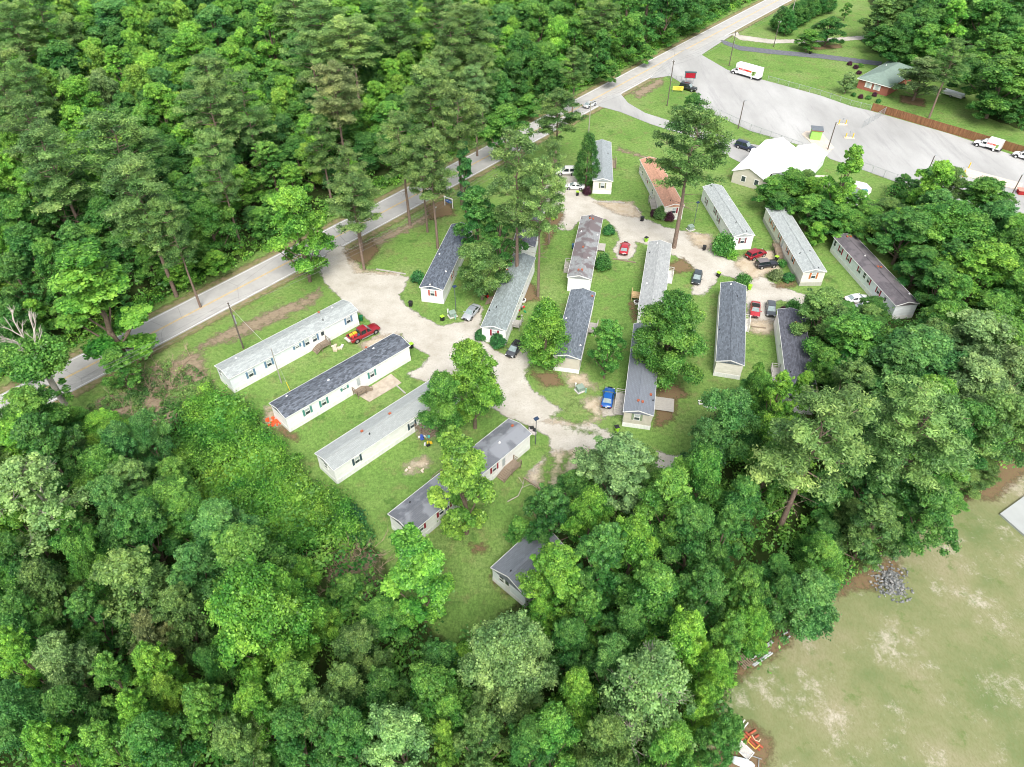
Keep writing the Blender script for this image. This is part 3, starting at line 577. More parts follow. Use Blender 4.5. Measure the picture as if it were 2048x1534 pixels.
fs=[(3,2,1,0),(0,1,5,4),(1,2,6,5),(2,3,7,6),(3,0,4,7)]+([(4,5,8),(5,6,9,8),(6,7,9),(7,4,8,9)] if LB>LA else [(4,5,9,8),(5,6,9),(6,7,8,9),(7,4,8)])
m.add(vs,fs); rf=m.build('roof',GROOF,t)
m=MB()
for i in range(4): m.beam((*c[i],z0+.05),(*c[(i+1)%4],z0+.05),.06,.2)
m.build('fascia',WHITE,t)
for x in(LA*.36,LA*.62):
    m=MB(); m.box((x,.47,1.6),(1.1,.08,1.4)); wn=m.build('window',WHITE,t); m=MB(); m.box((x,.42,1.6),(.85,.04,1.15)); m.build('pane',BLIND,wn)
    for s in(-1,1): m=MB(); m.box((x+s*.8,.46,1.6),(.4,.06,1.5)); m.build('shutter',WHITE,wn)
m=MB(); m.box((LA*.3,LB*.55,z1-.3),(.15,.15,.5)); m.build('vent_pipe',WHITE,rf)
# ---------------------------------------------------------------- vehicles
def car(name,label,cat,F,Rr,side,kind,col,group='parked vehicles',colkey=None,roofcol=None,extra=None,long=None):
    """F, Rr: photo points where the near-side front and rear tyres touch the ground (side R/L) or the axle mid points (C)"""
    f=V2(W(*F)); r=V2(W(*Rr)); h=(f-r).normalized()
    D=dict(sedan=(4.75,1.82,1.42,2.75),coupe=(4.65,1.82,1.36,2.7),hatch=(4.35,1.78,1.5,2.62),suv=(4.7,1.9,1.75,2.75),jeep=(4.35,1.78,1.68,2.6),bigsuv=(5.2,2.0,1.9,3.0),pickup=(6.1,2.02,1.98,3.9))[kind]
    Ln,Wd,Ht,wb=D; c=(f+r)/2; right=Vector((h.y,-h.x,0))
    if side=='R': c-=right*(Wd/2-.1)
    if side=='L': c+=right*(Wd/2-.1)
    t=thing(name,label,cat,c,math.atan2(h.y,h.x),group)
    P=paint(colkey or 'paint_%.2f_%.2f_%.2f'%col,col); w2=Wd/2; gc=.22
    # lower body: rounded sections along the length
    if kind=='pickup': st=[(-3.05,.55,1.12,.93),(-2.95,.45,1.15,.99),(-1.0,.42,1.15,1.),(.0,.42,1.15,1.),(1.3,.42,1.15,1.),(1.6,.42,1.16,.99),(2.6,.42,1.1,.96),(2.95,.5,1.0,.9),(3.05,.6,.85,.84)]
    else:
        bt=.93 if kind in('sedan','coupe','hatch') else 1.08; hl=Ln/2
        deck=bt+.04 if kind in('sedan','coupe') else bt
        st=[(-hl,.5,bt-.2,.80),(-hl+.12,.36,deck-.05,.90),(-hl+.5,.28,deck,.97),(-hl*.4,.24,bt+.02,1.),(.3,.24,bt,1.),(hl*.42,.24,bt-.01,1.),(hl-.7,.26,bt-.1,.97),(hl-.18,.32,bt-.22,.9),(hl,.44,bt-.36,.78)]
        if kind in('jeep','bigsuv'): st=[(-hl,.5,bt,.92),(-hl+.08,.4,bt+.03,.97),(-hl*.4,.38,bt+.03,1.),(.3,.38,bt,1.),(hl*.5,.38,bt,1.),(hl-.3,.4,bt-.05,.97),(hl-.06,.45,bt-.1,.93),(hl,.5,bt-.25,.9)]
    rings=[]
    for x,z0,z1,k in st:
        y=w2*k; zm=(z0+z1)/2
        rings.append([(x,-y*.9,z0),(x,y*.9,z0),(x,y,z0+.12),(x,y*1.0,zm),(x,y*.965,z1-.08),(x,y*.86,z1),(x,0,z1+.025),(x,-y*.86,z1),(x,-y*.965,z1-.08),(x,-y*1.0,zm),(x,-y,z0+.12)])
    body=MB(); body.ring_loft(rings,0,True)
    # cabin
    bz=st[4][2]-.01
    if kind=='pickup': cab=[(-1.05,bz,.90),(-.85,Ht-.05,.76),(-.2,Ht,.77),(.5,Ht-.02,.76),(1.35,bz,.90)]
    elif kind in('sedan','coupe'): cab=[(-1.75,bz,.84),(-.95,Ht-.06,.70),(-.35,Ht,.72),(.3,Ht-.03,.70),(1.15,bz-.02,.86)]
    elif kind=='hatch': cab=[(-2.05,bz,.84),(-1.6,Ht-.12,.72),(-.6,Ht,.74),(.25,Ht-.03,.72),(1.2,bz-.02,.86)]
    elif kind=='suv': cab=[(-2.25,bz,.88),(-1.95,Ht-.08,.74),(-.8,Ht,.77),(.15,Ht-.03,.76),(1.05,bz,.88)]
    elif kind=='jeep': cab=[(-2.1,bz,.92),(-2.0,Ht-.03,.82),(-.8,Ht,.83),(.2,Ht-.01,.82),(.65,bz,.92)]
    else: cab=[(-2.5,bz,.92),(-2.35,Ht-.05,.80),(-.8,Ht,.81),(.35,Ht-.02,.80),(1.1,bz,.92)]
    n=len(cab); vs=[(x,s*w2*k,z) for x,z,k in cab for s in(-1,1)]
    # roof strip + four faces
    roof=MB()
    fr=[]
    body.add(vs,[(0,1,3,2)]+[(2*n-4,2*n-3,2*n-1,2*n-2)],0)                        # tail and windscreen planes
    for s in(0,1): body.add(vs,[tuple(2*i+s for i in range(n)) if s else tuple(2*i+s for i in range(n))[::-1]],0)
    top=[]
    for i in range(1,n-1):
        x,z,k=cab[i]; y=w2*k; top.append([(x,-y,z),(x,-y*.8,z+.035),(x,0,z+.05),(x,y*.8,z+.035),(x,y,z)])
    tv=[v for r in top for v in r]; tf=[(k*5+i,k*5+i+1,(k+1)*5+i+1,(k+1)*5+i) for k in range(len(top)-1) for i in range(4)]
    roof.add(tv,tf,0,True); bo=body.build('body',P,t); roof.build('roof',roofcol or P,t)
    def panel(nm,q,off,m,shrink=.86):
        q=[Vector(v) for v in q]; c_=sum(q,Vector())/len(q); nn=(q[1]-q[0]).cross(q[-1]-q[0]).normalized()
        if nn.dot(c_-Vector((0,0,.6)))<0: nn=-nn
        q=[c_+(v-c_)*shrink+nn*off for v in q]; qb=[v-nn*.01 for v in q]; mm=MB(); k=len(q); mm.add(q+qb,[tuple(range(k)),tuple(range(k,2*k))[::-1]]+[(i,(i+1)%k,k+(i+1)%k,k+i) for i in range(k)]); return mm.build(nm,m,t)
    V=lambda i,s:Vector(vs[2*i+(1 if s>0 else 0)])
    panel('windscreen',[V(n-1,-1),V(n-1,1),V(n-2,1),V(n-2,-1)],.015,CGLASSL,.9)
    panel('rear_window',[V(0,-1),V(0,1),V(1,1),V(1,-1)],.015,CGLASSL if kind in('sedan','coupe') else CGLASS,.86)
    for s in(-1,1):
        pts=[V(i,s) for i in range(n)]; xm=(cab[0][0]+cab[-1][0])/2+.1
        def bot(x): return Vector((x,s*w2*cab[0][2],bz))
        def topp(x):
            for i in range(1,n-2):
                if cab[i][0]<=x<=cab[i+1][0]: f_=(x-cab[i][0])/(cab[i+1][0]-cab[i][0]); return V(i,s).lerp(V(i+1,s),f_)
            return V(n-2,s)
        panel('side_window',[V(0,s),bot(xm-.05),topp(xm-.05),V(1,s)],.012,CGLASS,.84)
        panel('side_window',[bot(xm+.05),V(n-1,s),V(n-2,s),topp(xm+.05)],.012,CGLASS,.84)
    # wheels
    wr=.33 if kind in('sedan','coupe','hatch') else (.37 if kind in('suv','jeep') else .43); xw=wb/2
    for x in(-xw,xw):
        for s in(-1,1):
            m=MB(); y=s*(w2-.06); m.tube((x,y-s*.17,wr),(x,y+s*.06,wr),wr,n=18); wh=m.build('wheel',TYRE,t)
            m=MB(); m.tube((x,y+s*.05,wr),(x,y+s*.075,wr),wr*.66,wr*.58,n=14); m.build('rim',RIM,wh)
            m=MB(); m.tube((x,s*(w2-.28),wr+.03),(x,s*(w2+.004),wr+.03),wr+.09,n=18); m.build('wheel_arch',BLACK,t)
    hl=st[-1][0]; zl=st[-2][2]-.12
    for s in(-1,1):
        m=MB(); m.box((hl-.14,s*w2*.66,zl),(.22,.36,.15),rz=-s*.35); m.build('headlight',mat('headlight_lens',(.6,.62,.62),.1,.05),t)
        m=MB(); m.box((st[0][0]+.1,s*w2*.68,st[1][2]-.17),(.16,.32,.16),rz=s*.25); m.build('taillight',mat('taillight_lens',(.45,.02,.015),.15,.1),t)
        m=MB(); m.box((cab[-1][0]-.25,s*(w2+.08),bz+.08),(.14,.2,.13)); m.build('mirror',P,t)
    m=MB(); m.box((st[0][0]+.03,0,.62),(.12,Wd*.8,.2)); m.box((hl-.05,0,.5),(.14,Wd*.74,.18)); m.build('bumper',BLACK if kind not in('pickup',) else RIM,t)
    m=MB(); m.box((st[0][0]-.035,0,.72),(.02,.32,.16)); m.build('number_plate',WHITE,t)
    m=MB(); m.box((hl-.02,0,.72),(.05,Wd*.45,.16)); m.build('grille',BLACK,t)
    if kind=='pickup':
        m=MB(); m.box((-2.0,0,1.16),(1.84,1.55,.02)); m.build('bed_floor',BLACK,t)
        m=MB(); 
        for s in(-1,1): m.box((-2.02,s*.88,1.24),(1.95,.12,.14))
        m.box((-2.98,0,1.24),(.1,1.85,.14)); m.build('bed_rail',P,t)
        m=MB(); m.box((0.2,-1.0,.42),(2.4,.14,.06)); m.box((0.2,1.0,.42),(2.4,.14,.06)); m.build('running_board',STEEL,t)
    if extra: extra(t,Ht,w2)
    return t
def cargo(t,H,w2):
    for nm,x,y,s,c in(('toolbox',-1.5,.35,(.7,.5,.3),(.55,.42,.03)),('toolbox',-2.3,.3,(.6,.6,.25),(.5,.4,.05)),('bag',-1.7,-.35,(.6,.4,.25),(.5,.04,.04)),('bag',-2.4,-.4,(.45,.5,.3),(.45,.05,.04)),('bag',-1.3,-.5,(.4,.3,.25),(.05,.12,.2))):
        m=MB(); m.box((x,y,1.18+s[2]/2),s,rz=random.uniform(-.5,.5)); m.box((x,y,1.2+s[2]),(s[0]*.5,s[1]*.4,.08),rz=.3)
        p=t.matrix_basis@Vector((0,0,0)); o=m.build('load_'+nm,mat('load_%s_%.2f'%(nm,c[0]),c,.6,.2),t)
    m=MB(); m.box((-3.25,0,.98),(.55,1.5,.16)); m.build('tailgate',mat('tailgate_liner',(.5,.48,.45),.7,.1),t)
def rack(t,H,w2):
    m=MB()
    for x in(-1.2,-.5,.0): m.beam((x,-.6,H+.12),(x,.6,H+.12),.06)
    for s in(-1,1): m.beam((-1.4,s*.6,H+.1),(.2,s*.6,H+.1),.06); 
    m.box((-.6,.1,H+.2),(1.1,.8,.12),rz=.2); m.build('roof_rack',BLACK,t)
RED=(.25,.008,.018)
car('pickup_truck','red crew cab pickup with a loaded bed beside the home with blue shutters','pickup truck',(753.5,667),(714,687),'R','pickup',RED,extra=cargo)
car('sedan','silver sedan parked nose out beside the solar lamp post','car',(941.5,642),(959,622),'L','sedan',(.36,.38,.40),roofcol=paint('silver_roof',(.25,.27,.30)))
car('hatchback','dark grey hatchback with a loaded roof rack, by the round bushes','car',(1028.4,716.9),(1046.6,695),'L','hatch',(.06,.065,.075),extra=rack)
car('sedan','blue sedan parked beside the long pale stair','car',(1228,789),(1223,815),'R','sedan',(.015,.10,.36))
car('coupe','bright red coupe parked on the short gravel spur by a timber','car',(1251,491),(1246,512),'C','coupe',(.38,.015,.025))
car('hatchback','dark green hatchback beside the tall lone pine','car',(1390,572),(1396,548),'C','hatch',(.035,.05,.055))
car('suv','dark red suv nosed onto the grass by the plum-shuttered gable','car',(1529,513),(1504,522),'R','suv',RED)
car('suv','black boxy suv with a faded roof beside the lime bin','car',(1547,536),(1522.5,539),'R','jeep',(.02,.022,.03),roofcol=paint('faded_roof',(.16,.14,.14),.6))
car('coupe','red convertible with black soft top, beside the dark grey hatchback','car',(1508.5,636),(1509.5,612),'C','coupe',(.42,.03,.04),roofcol=mat('soft_top',(.025,.025,.025),.9,.2))
car('hatchback','dark grey hatchback beside the red convertible','car',(1540.5,635),(1540,611),'C','hatch',(.07,.08,.09))
car('coupe','white coupe parked on the grass below the crimson shutters','car',(1728.6,606),(1704,609),'R','coupe',(.75,.75,.76))
car('sedan','white sedan mostly hidden under the tree beside the white coupe','car',(1748,622),(1722,626),'R','sedan',(.72,.73,.75))
car('pickup_truck','white crew cab pickup behind the tall twin pines','pickup truck',(1119,352),(1147,352),'L','bigsuv',(.66,.66,.65))
car('sedan','white sedan partly hidden by pine boughs, beside the lime-lidded bin by the purple shrub','car',(1138,380),(1160,381),'L','sedan',(.72,.72,.72))
car('suv','navy suv parked at the bright white roofed building','car',(1493.5,302.7),(1478.8,298),'R','bigsuv',(.012,.02,.05))
car('sedan','pale silver sedan driving on the paved road','car',(1188,209),(1170,217),'C','sedan',(.5,.52,.52),group='')
car('suv','black suv parked on the grass under the red message board','car',(1385,182),(1366,178),'C','bigsuv',(.012,.015,.015),group='')
TXT={}
def text(s,size,loc,M,m,parent,name='lettering',ext=.004):
    c=bpy.data.curves.new(name,'FONT'); c.body=s; c.size=size; c.align_x='CENTER'; c.align_y='CENTER'; c.extrude=ext
    o=bpy.data.objects.new('tmp',c); COL.objects.link(o); dg=bpy.context.evaluated_depsgraph_get(); me=bpy.data.meshes.new_from_object(o.evaluated_get(dg)); bpy.data.objects.remove(o); bpy.data.curves.remove(c)
    me.transform(Matrix.Translation(loc)@M); me.materials.clear(); me.materials.append(m); k=bpy.data.objects.new(name,me); COL.objects.link(k); k.parent=parent; return k
REDP=mat('red_livery',(.62,.02,.025),.4,.05); ORP=mat('orange_livery',(.75,.12,.03),.4,.05); GRP=mat('green_livery',(.25,.42,.08),.5,.3,2)
def mover(label,F,Rr,big):
    f=V2(W(*F)); r=V2(W(*Rr)); h=(f-r).normalized(); wb=(f-r).length; right=Vector((h.y,-h.x,0)); w2=1.2 if big else 1.1
    c=r+right*(w2-.1)   # left side visible, origin over the rear axle
    wb=6.3 if big else 4.0
    t=thing('moving_truck' if big else 'moving_van',label,'truck' if big else 'van',c,math.atan2(h.y,h.x),'' if big else 'small white moving vans by the wooden fence')
    WP=paint('white_truck_paint',(.76,.76,.76)); LL=7.2 if big else 3.3; Hb=3.5 if big else 2.75; x0=-2.3 if big else -1.3; x1=x0+LL
    m=MB(); m.box(((x0+x1)/2,0,(Hb+.75)/2),(LL,2*w2,Hb-.75)); 
    if big: m.box((x1+.35,0,Hb-.55),(1.1,2*w2*.98,1.1))
    bx=m.build('box_body',WP,t)
    m=MB(); e=.004; y=w2+e
    for s in(-1,1):
        m.box((x1-LL*.25,s*y,Hb*.62),(LL*.44,.02,Hb*.14)); 
    m.build('stripe',REDP,bx)
    m=MB()
    for s in(-1,1): m.box((x1-LL*.55,s*y,Hb*.62),(LL*.16,.02,Hb*.14))
    m.build('stripe',ORP,bx)
    m=MB(); rnd=random.Random(3)
    for s in(-1,1):
        for k in range(9): m.box((x0+LL*.24+rnd.uniform(-.5,.5)*LL*.16,s*(y+.004),Hb*.5+rnd.uniform(-.5,.5)*Hb*.3),(LL*.09,.02,Hb*.1),rz=0,M=Matrix.Rotation(rnd.uniform(-1,1),4,'Y'))
    m.build('leaf_graphic',GRP,bx)
    Ml=Matrix(((-1,0,0),(0,0,1),(0,1,0))).to_4x4(); 
    text('U-HAUL',Hb*.15,Vector((x1-LL*.22,w2+.02,Hb*.62)),Ml,WHITE,bx); Mr=Matrix(((1,0,0),(0,0,-1),(0,1,0))).to_4x4(); text('U-HAUL',Hb*.15,Vector((x1-LL*.22,-w2-.02,Hb*.62)),Mr,WHITE,bx)
    # cab
    hx=wb+1.0; rings=[]
    prof=[(x1,.6,Hb*.78 if not big else 2.35,.92),(x1+.7,.5,2.3 if big else 2.05,.92),(x1+.95,.5,2.25 if big else 2.0,.88),(hx-1.15,.5,1.45 if big else 1.3,.9),(hx-.3,.5,1.25 if big else 1.1,.86),(hx,.55,.95,.78)]
    if prof[3][0]<prof[2][0]+.3: prof[3]=(prof[2][0]+.55,)+prof[3][1:]
    for x,z0,z1,k in prof:
        yy=w2*k*.92; rings.append([(x,-yy,z0),(x,yy,z0),(x,yy,z1-.25),(x,yy*.85,z1),(x,-yy*.85,z1),(x,-yy,z1-.25)])
    m=MB(); m.ring_loft(rings,0,False); cb=m.build('cab',WP,t)
    a_,b_=rings[2],rings[3]; m=MB(); q=[Vector(a_[3]),Vector(a_[4]),Vector(b_[4]),Vector(b_[3])]; nn=Vector((.5,0,.85)); c_=sum(q,Vector())/4; m.add([c_+(v-c_)*.88+nn*.02 for v in q],[(0,1,2,3)]); m.build('windscreen',CGLASSL,cb)
    for s in(-1,1):
        m=MB(); m.box((x1+.55,s*(w2*.85),1.65 if big else 1.5),(.8,.06,.5)); m.build('side_window',CGLASS,cb)
        m=MB(); m.box((x1+1.25,s*(w2+.15),1.5),(.12,.25,.35)); m.build('mirror',BLACK,cb)
        m=MB(); m.box((hx-.05,s*w2*.55,.85),(.12,.35,.2)); m.build('headlight',mat('headlight_lens'),cb)
        for x in(0,wb):
            m=MB(); m.tube((x,s*(w2-.35),.42),(x,s*(w2-.02),.42),.42,n=18); wh=m.build('wheel',TYRE,t); m=MB(); m.tube((x,s*(w2-.03),.42),(x,s*(w2+.01),.42),.26,.22,n=14); m.build('rim',mat('white_rim',(.7,.7,.7),.4,.05),wh)
            m=MB(); m.tube((x,s*(w2-.5),.48),(x,s*(w2-.075),.48),.53,n=18); m.build('wheel_arch',BLACK,t)
    m=MB(); m.box(((x0+hx)/2,0,.62),(hx-x0-.4,2*w2*.8,.22)); m.box((x0-.12,0,.55),(.3,2*w2*.9,.12)); m.build('chassis',BLACK,t)
    m=MB(); m.box((hx+.03,0,.62),(.15,w2*1.7,.25)); m.build('bumper',BLACK,t)
    m=MB(); m.box((x0-.005,0,Hb*.55),(.02,w2*1.7,Hb*.66)); m.build('rear_door',WP,t); return t
mover('large white box truck with a red and orange band beside the lawn',(1459,146.4),(1502,159),True)
mover('small white moving van standing whole in front of the wooden fence',(1953,293.7),(1985,303),False)
mover('second small moving van by the wooden fence, only its cab in view',(2032,317),(2064,327),False)
# folded camper
p=V2(W(1905,193)); q1=V2(W(1925,199)); dd=(q1-p).normalized(); t=thing('folding_camper','low white folding camper trailer on the grass','camper trailer',p,math.atan2(dd.y,dd.x))
m=MB(); m.box((0,0,.75),(5.6,2.2,.6)); m.build('body',WHITE,t); m=MB(); m.box((0,0,1.17),(5.8,2.35,.22)); m.box((0,0,1.3),(4.8,1.8,.06)); m.box((.3,0,1.4),(.6,.6,.16)); m.build('lid',MEMB,t)
for s in(-1,1): m=MB(); m.tube((-.2,s*.9,.33),(-.2,s*1.12,.33),.33,n=14); wh=m.build('wheel',TYRE,t); m=MB(); m.tube((-.2,s*1.1,.33),(-.2,s*1.14,.33),.2,n=12); m.build('rim',RIM,wh)
m=MB(); m.beam((2.8,0,.5),(4.0,0,.45),.08); m.box((3.2,0,.6),(.4,.5,.3)); m.build('tow_bar',BLACK,t)
# ---------------------------------------------------------------- small things
LIME=mat('lime_bin_lid',(.32,.62,.04),.5,.08); GREENB=mat('green_bin',(.01,.14,.05),.5,.1); BLUEB=mat('blue_bin',(.05,.12,.22),.5,.1)
def bin_(label,px,py,body=BLACK,lid=LIME,rz=None,tip=False):
    t=thing('wheelie_bin',label,'bin',V2(W(px,py)),random.uniform(-1,1) if rz is None else rz,'wheelie bins around the park')
    r=lambda z,a,b:[(-a,-b,z),(a,-b,z),(a,b,z),(-a,b,z)]
    m=MB(); m.ring_loft([r(.06,.24,.26),r(.98,.31,.34)]); m.build('body',body,t)
    m=MB(); m.ring_loft([r(.985,.34,.38),r(1.03,.34,.38),r(1.08,.26,.3)]); m.beam((-.36,-.3,1.0),(-.36,.3,1.0),.05); m.build('lid',lid,t)
    for s in(-1,1): m=MB(); m.tube((-.22,s*.27,.12),(-.22,s*.33,.12),.12,n=12); m.build('wheel',TYRE,t)
    return t
bin_('black bin on the grass by the brick red gable shutters',822,612,BLACK,BLACK)
bin_('black bin with lime lid beside the green transformer near the silver sedan',885,641)
bin_('dark green bin behind the red pickup',723,641,GREENB,GREENB)
bin_('black bin with lime lid at the far gable of the teal-shuttered home',823,696)
bin_('black bin with lime lid beside the purple shrub',1155,391)
bin_('black bin with lime side at the bend of the loop drive by the purple shrubs',1284,442,BLACK,BLACK)
bin_('lime green bin beside the gravel spur of the red coupe',1292,483,LIME,BLACK)
bin_('black bin with lime side beside the crape myrtle',1408,500,BLACK,BLACK)
bin_('black bin with lime lid opposite the dark green hatchback',1436,553)
bin_('black bin with lime lid at the foot of the tall weathered stair',1552,521)
bin_('lime green bin half behind the spiky shrub at the charcoal roof',1499,579,LIME,LIME)
bin_('lime green bin with black lid below the beige home',1233,862,LIME,BLACK)
bin_('lime green bin beside the twin pine home wall',1106,440,LIME,LIME)
bin_('black bin with lime lid beside the dark asphalt driveway',1620,108)
bin_('blue grey bin beside the rust brown roofed home',1147,497,BLUEB,BLUEB)
def xformer(label,px,py):
    t=thing('transformer_box',label,'transformer box',V2(W(px,py)),.5,'green transformer boxes on pads'); G_=mat('transformer_green',(.22,.29,.24),.5,.1)
    m=MB(); m.box((0,0,.06),(1.6,1.4,.12)); m.build('pad',CONC,t); m=MB(); m.ring_loft([[(-.6,-.45,.13),(.6,-.45,.13),(.6,.45,.13),(-.6,.45,.13)],[(-.6,-.45,.75),(.6,-.45,.75),(.6,.45,.95),(-.6,.45,.95)]]); m.build('cabinet',G_,t)
    m=MB(); m.box((0,.0,.9),(1.26,.98,.05),M=Matrix.Rotation(.22,4,'X')); m.build('lid',G_,t)
    m=MB(); m.box((.02,-.46,.45),(.04,.02,.5)); m.build('door_latch',STEEL,t)
def pedestal(label,px,py,c):
    t=thing('cable_pedestal',label,'utility post',V2(W(px,py)),0,'utility pedestals'); m=MB(); m.box((0,0,.4),(.2,.2,.8)); m.build('post',c,t); m=MB(); m.box((0,0,.84),(.26,.26,.1)); m.build('cap',c,t)
GG=mat('pedestal_green',(.2,.4,.3),.5,.1)
xformer('green transformer box on the grass corner by the silver sedan',905,632); xformer('green transformer box in a stone ring below the feathery tree',1160,781); xformer('green transformer box near the slim pole by the loop drive',1381,459)
pedestal('white utility pedestal beside the transformer near the silver sedan',896,626,WHITE); pedestal('green utility pedestal beside the transformer near the silver sedan',911,638,GG)
pedestal('white utility pedestal in the stone ring',1151,774,WHITE); pedestal('green utility pedestal in the stone ring',1171.5,785,GG)
def lamp(label,px,py,h=5.5):
    t=thing('street_lamp',label,'street lamp',V2(W(px,py)),.6,'slim lamp posts in the park'); m=MB(); m.tube((0,0,0),(0,0,h),.07,.055,n=10); m.build('pole',mat('lamp_pole_grey',(.1,.12,.13),.5,.1),t)
    m=MB(); m.box((0,0,h+.05),(.75,.55,.06),M=Matrix.Rotation(.3,4,'X')); m.build('solar_panel',mat('solar_panel',(.03,.05,.09),.15,.1),t); m=MB(); m.box((.25,0,h-.12),(.45,.22,.08)); m.build('lamp_head',BLACK,t)
lamp('slim lamp post beside the silver sedan',912,622); lamp('slim lamp post at the dark roofed gable by the lower drive',1071,888); lamp('slim lamp post behind the lone pine by the transformer',1387,451,5.5)
# utility poles and wires
def pole(label,px,py,h,m_=POLEM,arm=True,light=False,rz=.8,r=.15):
    t=thing('utility_pole',label,'utility pole',V2(W(px,py)),rz,'utility poles'); m=MB(); m.tube((0,0,0),(0,0,h),r,r*.7,n=10); m.build('pole',m_,t)
    if arm:
        m=MB(); m.beam((0,-.5,h-.3),(0,.5,h-.3),.09); m.build('crossarm',m_,t)
        for y in(-.45,0,.45): m=MB(); m.tube((0,y,h-.25),(0,y,h-.02),.05,n=8); m.build('insulator',WHITE,t)
    if light: m=MB(); m.beam((0,0,h-.4),(.9,0,h-.2),.05); m.box((1.1,0,h-.2),(.5,.22,.12)); m.build('lamp_arm',STEEL,t)
    if m_ is POLEM: m=MB(); m.tube((.17,0,h*.55),(.17,0,h*.72),.14,n=10); m.build('transformer_can',STEEL,t) if arm and h>9.5 else None
    return t.location+Vector((0,0,h))
P1=pole('dark utility pole behind the home with blue shutters',487,697,9.9)
P2=pole('slim grey pole on the lawn between the blue and teal shuttered homes',563,766,7.5,POLEG,arm=False,r=.1)
P3=pole('pale metal pole beside the dark roof at the roadside lawn',875,481,8.2,mat('pale_metal_pole',(.55,.56,.55),.5,.1),r=.11)
P4=pole('pale pole above the conical tree at the roadside',1177,268,8.5,POLEG)
P5=pole('dark pole behind the yellow banner at the parking lot',1334,212,12.5,rz=.9)
P6=pole('dark pole standing beside the large box truck',1458,132,10.2,rz=.9)
P7=pole('dark pole with a white cabinet at the gravel driveway',1547,94,8.0,light=True)
P8=pole('tall pale pole in front of the conifer hedge',1575,63,11.5,POLEG,light=True)
for lb,px,py,h in(('dark pole on the grass edge of the parking lot, above the navy suv',1476,257,7.5),('dark pole beside the green guard shack',1655,300,7.2),('dark pole at the lot edge above the swimming pool',1846,366,6.8),('dark pole at the kerbed island near the eastern lot edge',2018,400,6.2)): pole(lb,px,py,h,arm=False,light=True)
def wire(name,label,a,b,r=.02,sag=.8,c=None):
    n=14; pts=[a.lerp(b,i/n)-Vector((0,0,sag*4*(i/n)*(1-i/n))) for i in range(n+1)]; m=MB(); m.path(pts,r,4); o=m.build(name,c or mat('wire_grey',(.22,.22,.22),.6,.1),None); return tag(o,label,'power line','overhead power lines')
chain=[P1+(P1-P3)*.8,P1,P3,P4,P5,P6,P8,P8+(P8-P6)*.9]
nm=['west of the blue-shuttered home','along the road past the broad roadside maple','over the roadside pines','across the side driveway','over the parking lot mouth','across the gravel driveway','beyond the conifer hedge']
for i in range(len(chain)-1):
    a,b=chain[i],chain[i+1]; d=(b-a); pn=Vector((-d.y,d.x,0)).normalized()
    for k,(o_,dz,wn) in enumerate(((-.45,0,'outer'),(.45,0,'inner'),(0,-1.2,'lowest'))): wire('power_line','thin %s overhead wire %s'%(wn,nm[i]),a+pn*o_+Vector((0,0,dz)),b+pn*o_+Vector((0,0,dz)),sag=1.1)
wire('service_wire','pale service wire dropping from the dark pole to the slim grey pole',P1+Vector((0,0,-.6)),P2,sag=.3,c=mat('wire_pale',(.5,.5,.48),.6,.1))
g0=V2(W(585,792)); m=MB(); m.tube(P2,P2.lerp(g0,.7),.015,n=5); o=m.build('guy_wire',STEEL); tag(o,'guy wire with yellow sleeve beside the slim grey pole','guy wire'); m=MB(); m.tube(P2.lerp(g0,.7),g0,.05,n=6); m.build('sleeve',mat('yellow_sleeve',(.7,.55,.03),.5,.1),o)
# timbers
def log(label,p,q,w_=.2,c=None): 
    m=MB(); a=W(*p,.12); b=W(*q,.12); n=max(1,int((b-a).length/2.6)); 
    t=thing('parking_timber',label,'timber',V2((a+b)/2),0,'landscape timbers edging the parking spots')
    for k in range(n): 
        m=MB(); m.beam(a.lerp(b,k/n+.01)-t.location,a.lerp(b,(k+1)/n-.01)-t.location+Vector((0,0,random.uniform(-.02,.02))),w_,w_); m.build('timber',c or WOODG,t)
log('timber row on the lower gravel lot, beside the fallen branch',(1047,955),(1104,994)); log('short timber row on the lower gravel lot, under the pale-leaved tree',(1112,997),(1148,962)); log('pale timber below the olive-shuttered gable',(1195,402.5),(1250,406),c=WOODP)
log('timber behind the bright red coupe',(1225,517),(1272,525)); log('timber before the red convertible',(1503,653),(1532,656)); log('timber along the entrance pull-off',(752,538),(812,548),c=WOODP); log('loose log beside the concrete patio',(792,770),(811,787),c=WOODP)
log('timber curb behind the small hidden drive',(1620,470),(1655,465),c=WOODP)
def slab(name,label,cat,pts,z0,z1,m_,kind=None):
    c=sum((W(*p) for p in pts),Vector())/len(pts); m=MB(); m.prism([((W(*p)-c).x,(W(*p)-c).y) for p in pts],z0,z1); o=m.build(name,m_); o.location=V2(c)
    return tag(o,None if kind else label,None if kind else cat,kind=kind)
slab('patio_slab','stained concrete patio at the teal-shuttered home','patio',[(715,790),(782,748),(803,766),(739,804)],.0,.07,mat('stained_concrete',(.42,.36,.29),.9,.2,1.2))
